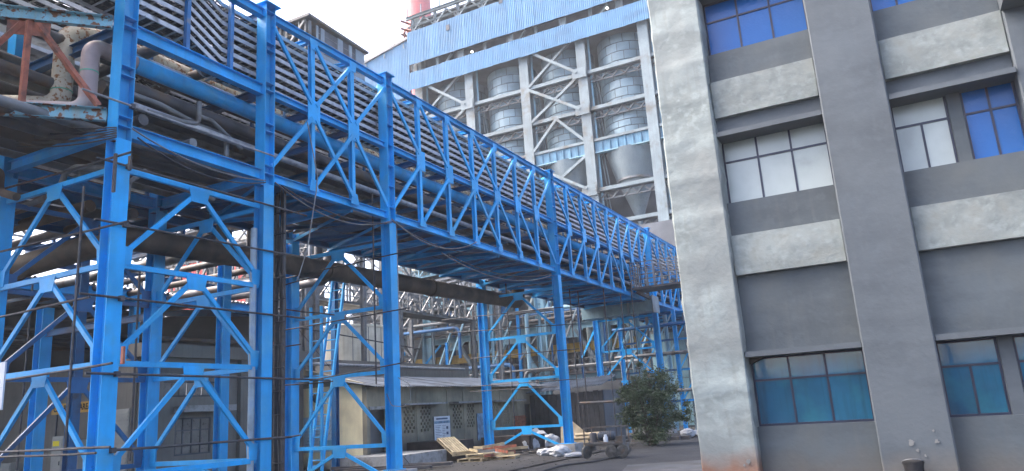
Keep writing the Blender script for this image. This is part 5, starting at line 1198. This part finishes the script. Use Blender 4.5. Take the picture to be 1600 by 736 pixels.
# ================================================================== BUSH
def bush(label, c, rx, ry, h, nleaf, seed):
    random.seed(seed); t = T('leafy_bush', label, 'bush', c)
    mb = MB(); tips = []
    for k in range(16):
        a = random.uniform(0, 2*PI); R = random.uniform(.15, .9)
        e = Vector((c[0]+rx*R*math.cos(a)*.8, c[1]+ry*R*math.sin(a)*.8, c[2]+h*random.uniform(.55, .92)))
        b = Vector((c[0]+random.uniform(-.15, .15), c[1]+random.uniform(-.15, .15), c[2]-.05)); mid = b.lerp(e, .5)+Vector((random.uniform(-.2, .2), random.uniform(-.2, .2), .1))
        mb.tube([b, mid, e], .03, 6, rs=[.04, .025, .008])
        for q in range(3):
            s = mid.lerp(e, random.random()); f = s+Vector((random.uniform(-.5, .5), random.uniform(-.5, .5), random.uniform(0, .5))); mb.tube([s, f], .01, 5, rs=[.014, .004])
    mb.build('trunk', BARK, t, True)
    # clumps of leaves, each leaf a bent diamond
    vs = []; fs = []
    clumps = []
    for k in range(150):
        while True:
            p = Vector((random.uniform(-1, 1), random.uniform(-1, 1), random.uniform(-1, 1)))
            if .2 < p.length < 1: break
        w = 1.0 if p.z < .1 else 1.0-.25*(p.z-.1)
        q = Vector((c[0]+p.x*rx*w, c[1]+p.y*ry*w, c[2]+h*.47+p.z*h*.50)); q += Vector((mn.noise(p*2+Vector((seed, 0, 0))), mn.noise(p*2), mn.noise(p*2.3)))*.55
        clumps.append((q, random.uniform(.10, .36)))
    for i in range(nleaf):
        q, r = clumps[int(random.random()**1.1*len(clumps))]
        o = Vector((random.gauss(0, .6), random.gauss(0, .6), random.gauss(0, .5)))*r; p = q+o
        if p.z < c[2]+.02: continue
        d = Vector((random.uniform(-1, 1), random.uniform(-1, 1), random.uniform(-.7, .5))).normalized(); s = d.orthogonal().normalized(); s.rotate(Matrix.Rotation(random.uniform(0, 2*PI), 3, d)); l = random.uniform(.06, .12); u = d.cross(s)
        n = len(vs); vs += [p, p+d*l*.45+s*l*.26+u*l*.06, p+d*l, p+d*l*.45-s*l*.26+u*l*.06]; fs += [(n, n+1, n+2), (n, n+2, n+3)]
    MB().add(vs, fs).build('crown', LEAF, t)
bush('large dark green leafy bush at roadside beside concrete building', (-9.95, 31.0, G), 1.42, 1.2, 3.15, 26000, 5)
random.seed(11)
# small rubbish by the bush: sacks under far right
sack('small white sack lying right of the bush', atz(1075, 683, G), .35, .3, .22, 3.3)
sack('second small white sack lying right of the bush', atz(1087, 681, G), .3, .3, .16, 5.3)
# kerb stones / debris along the yard edge
for k in range(5):
    a = atz(1000+k*17, 690-k*1.2, G); rough_box(a.x-.35, a.x+.35, a.y-.15, a.y+.15, G-.05, G+.1+.05*random.random(), .1, .03, .03, seed=k).build('rubble_block', PIPED, None, True, label='low dark rubble block at yard edge by bush, %s from left' % ['first', 'second', 'third', 'fourth', 'fifth'][k], cat='rubble', group='rubble blocks at the yard edge')
mb = MB()
for k in range(700):
    x, y = random.uniform(-19, -9.5), random.uniform(18, 36); s = random.uniform(.008, .028)
    if x > -11 and random.random() < .7: continue
    a = random.uniform(0, PI); mb.bar((x-s*math.cos(a), y-s*math.sin(a), G+s*.3), (x+s*math.cos(a), y+s*math.sin(a), G+s*.4), s*1.2, s*.8)
mb.build('gravel_litter', DIRT, None, loc=(0, 0, 0), label='scattered stones and litter on the dirt yard', cat='gravel', kind='stuff')

# ================================================================== BEHIND THE CAMERA (mirrored in the glass)
rf = T('rear_pipe_bridge', 'blue pipe bridge behind the viewer, mirrored in the building glass', 'pipe bridge', (-3, -14, 0))
for z in (4.2, 6.4): member('chord', rf, (-20, -14, z), (14, -14, z), ('H', .25, .2), BLUE, (0, 0, 1))
for k in range(17):
    x = -20+2*k; member('vertical', rf, (x, -14, 4.2), (x, -14, 6.4), ('H', .15, .15), BLUE); member('diagonal', rf, (x, -14, 4.2 if k % 2 else 6.4), (x+2, -14, 6.4 if k % 2 else 4.2), ('C', .1, .12), BLUE)
for x in (-18, -8, 2, 12): member('column', rf, (x, -14, G), (x, -14, 6.4), ('H', .3, .3), BLUE)
for z in (4.6, 5.1, 5.6): MB().tube([(-20, -14.6, z), (14, -14.6, z)], .14, 8).build('pipe_run', PIPEG, rf, True)
rw = T('rear_boundary_wall', 'low grey wall behind the viewer, mirrored in lower panes', 'wall', (-3, -20, G))
MB().box(-40, 30, -20.2, -20, G, 2.6).build('wall', GREYW, rw)
MB().box(-40, 30, -20.4, -19.9, 2.6, 2.75).build('coping', PLINTH, rw)

# ================================================================== HAZE
hz = MB().box(-270, 270, -210, 330, G-1.2, 80).build('haze', DARK, None, loc=(0, 60, G-1.2), kind='stuff')
hm = bpy.data.materials.new('haze_air'); hm.use_nodes = True; hn = hm.node_tree; hn.nodes.clear()
ho = hn.nodes.new('ShaderNodeOutputMaterial'); hv_ = hn.nodes.new('ShaderNodeVolumePrincipled')
hv_.inputs['Color'].default_value = (.86, .93, 1, 1); hv_.inputs['Density'].default_value = .0007; hv_.inputs['Anisotropy'].default_value = .2
hn.links.new(hv_.outputs[0], ho.inputs['Volume']); hz.data.materials.clear(); hz.data.materials.append(hm)
tag(hz, 'thin pale haze filling the air of the whole yard', 'haze')
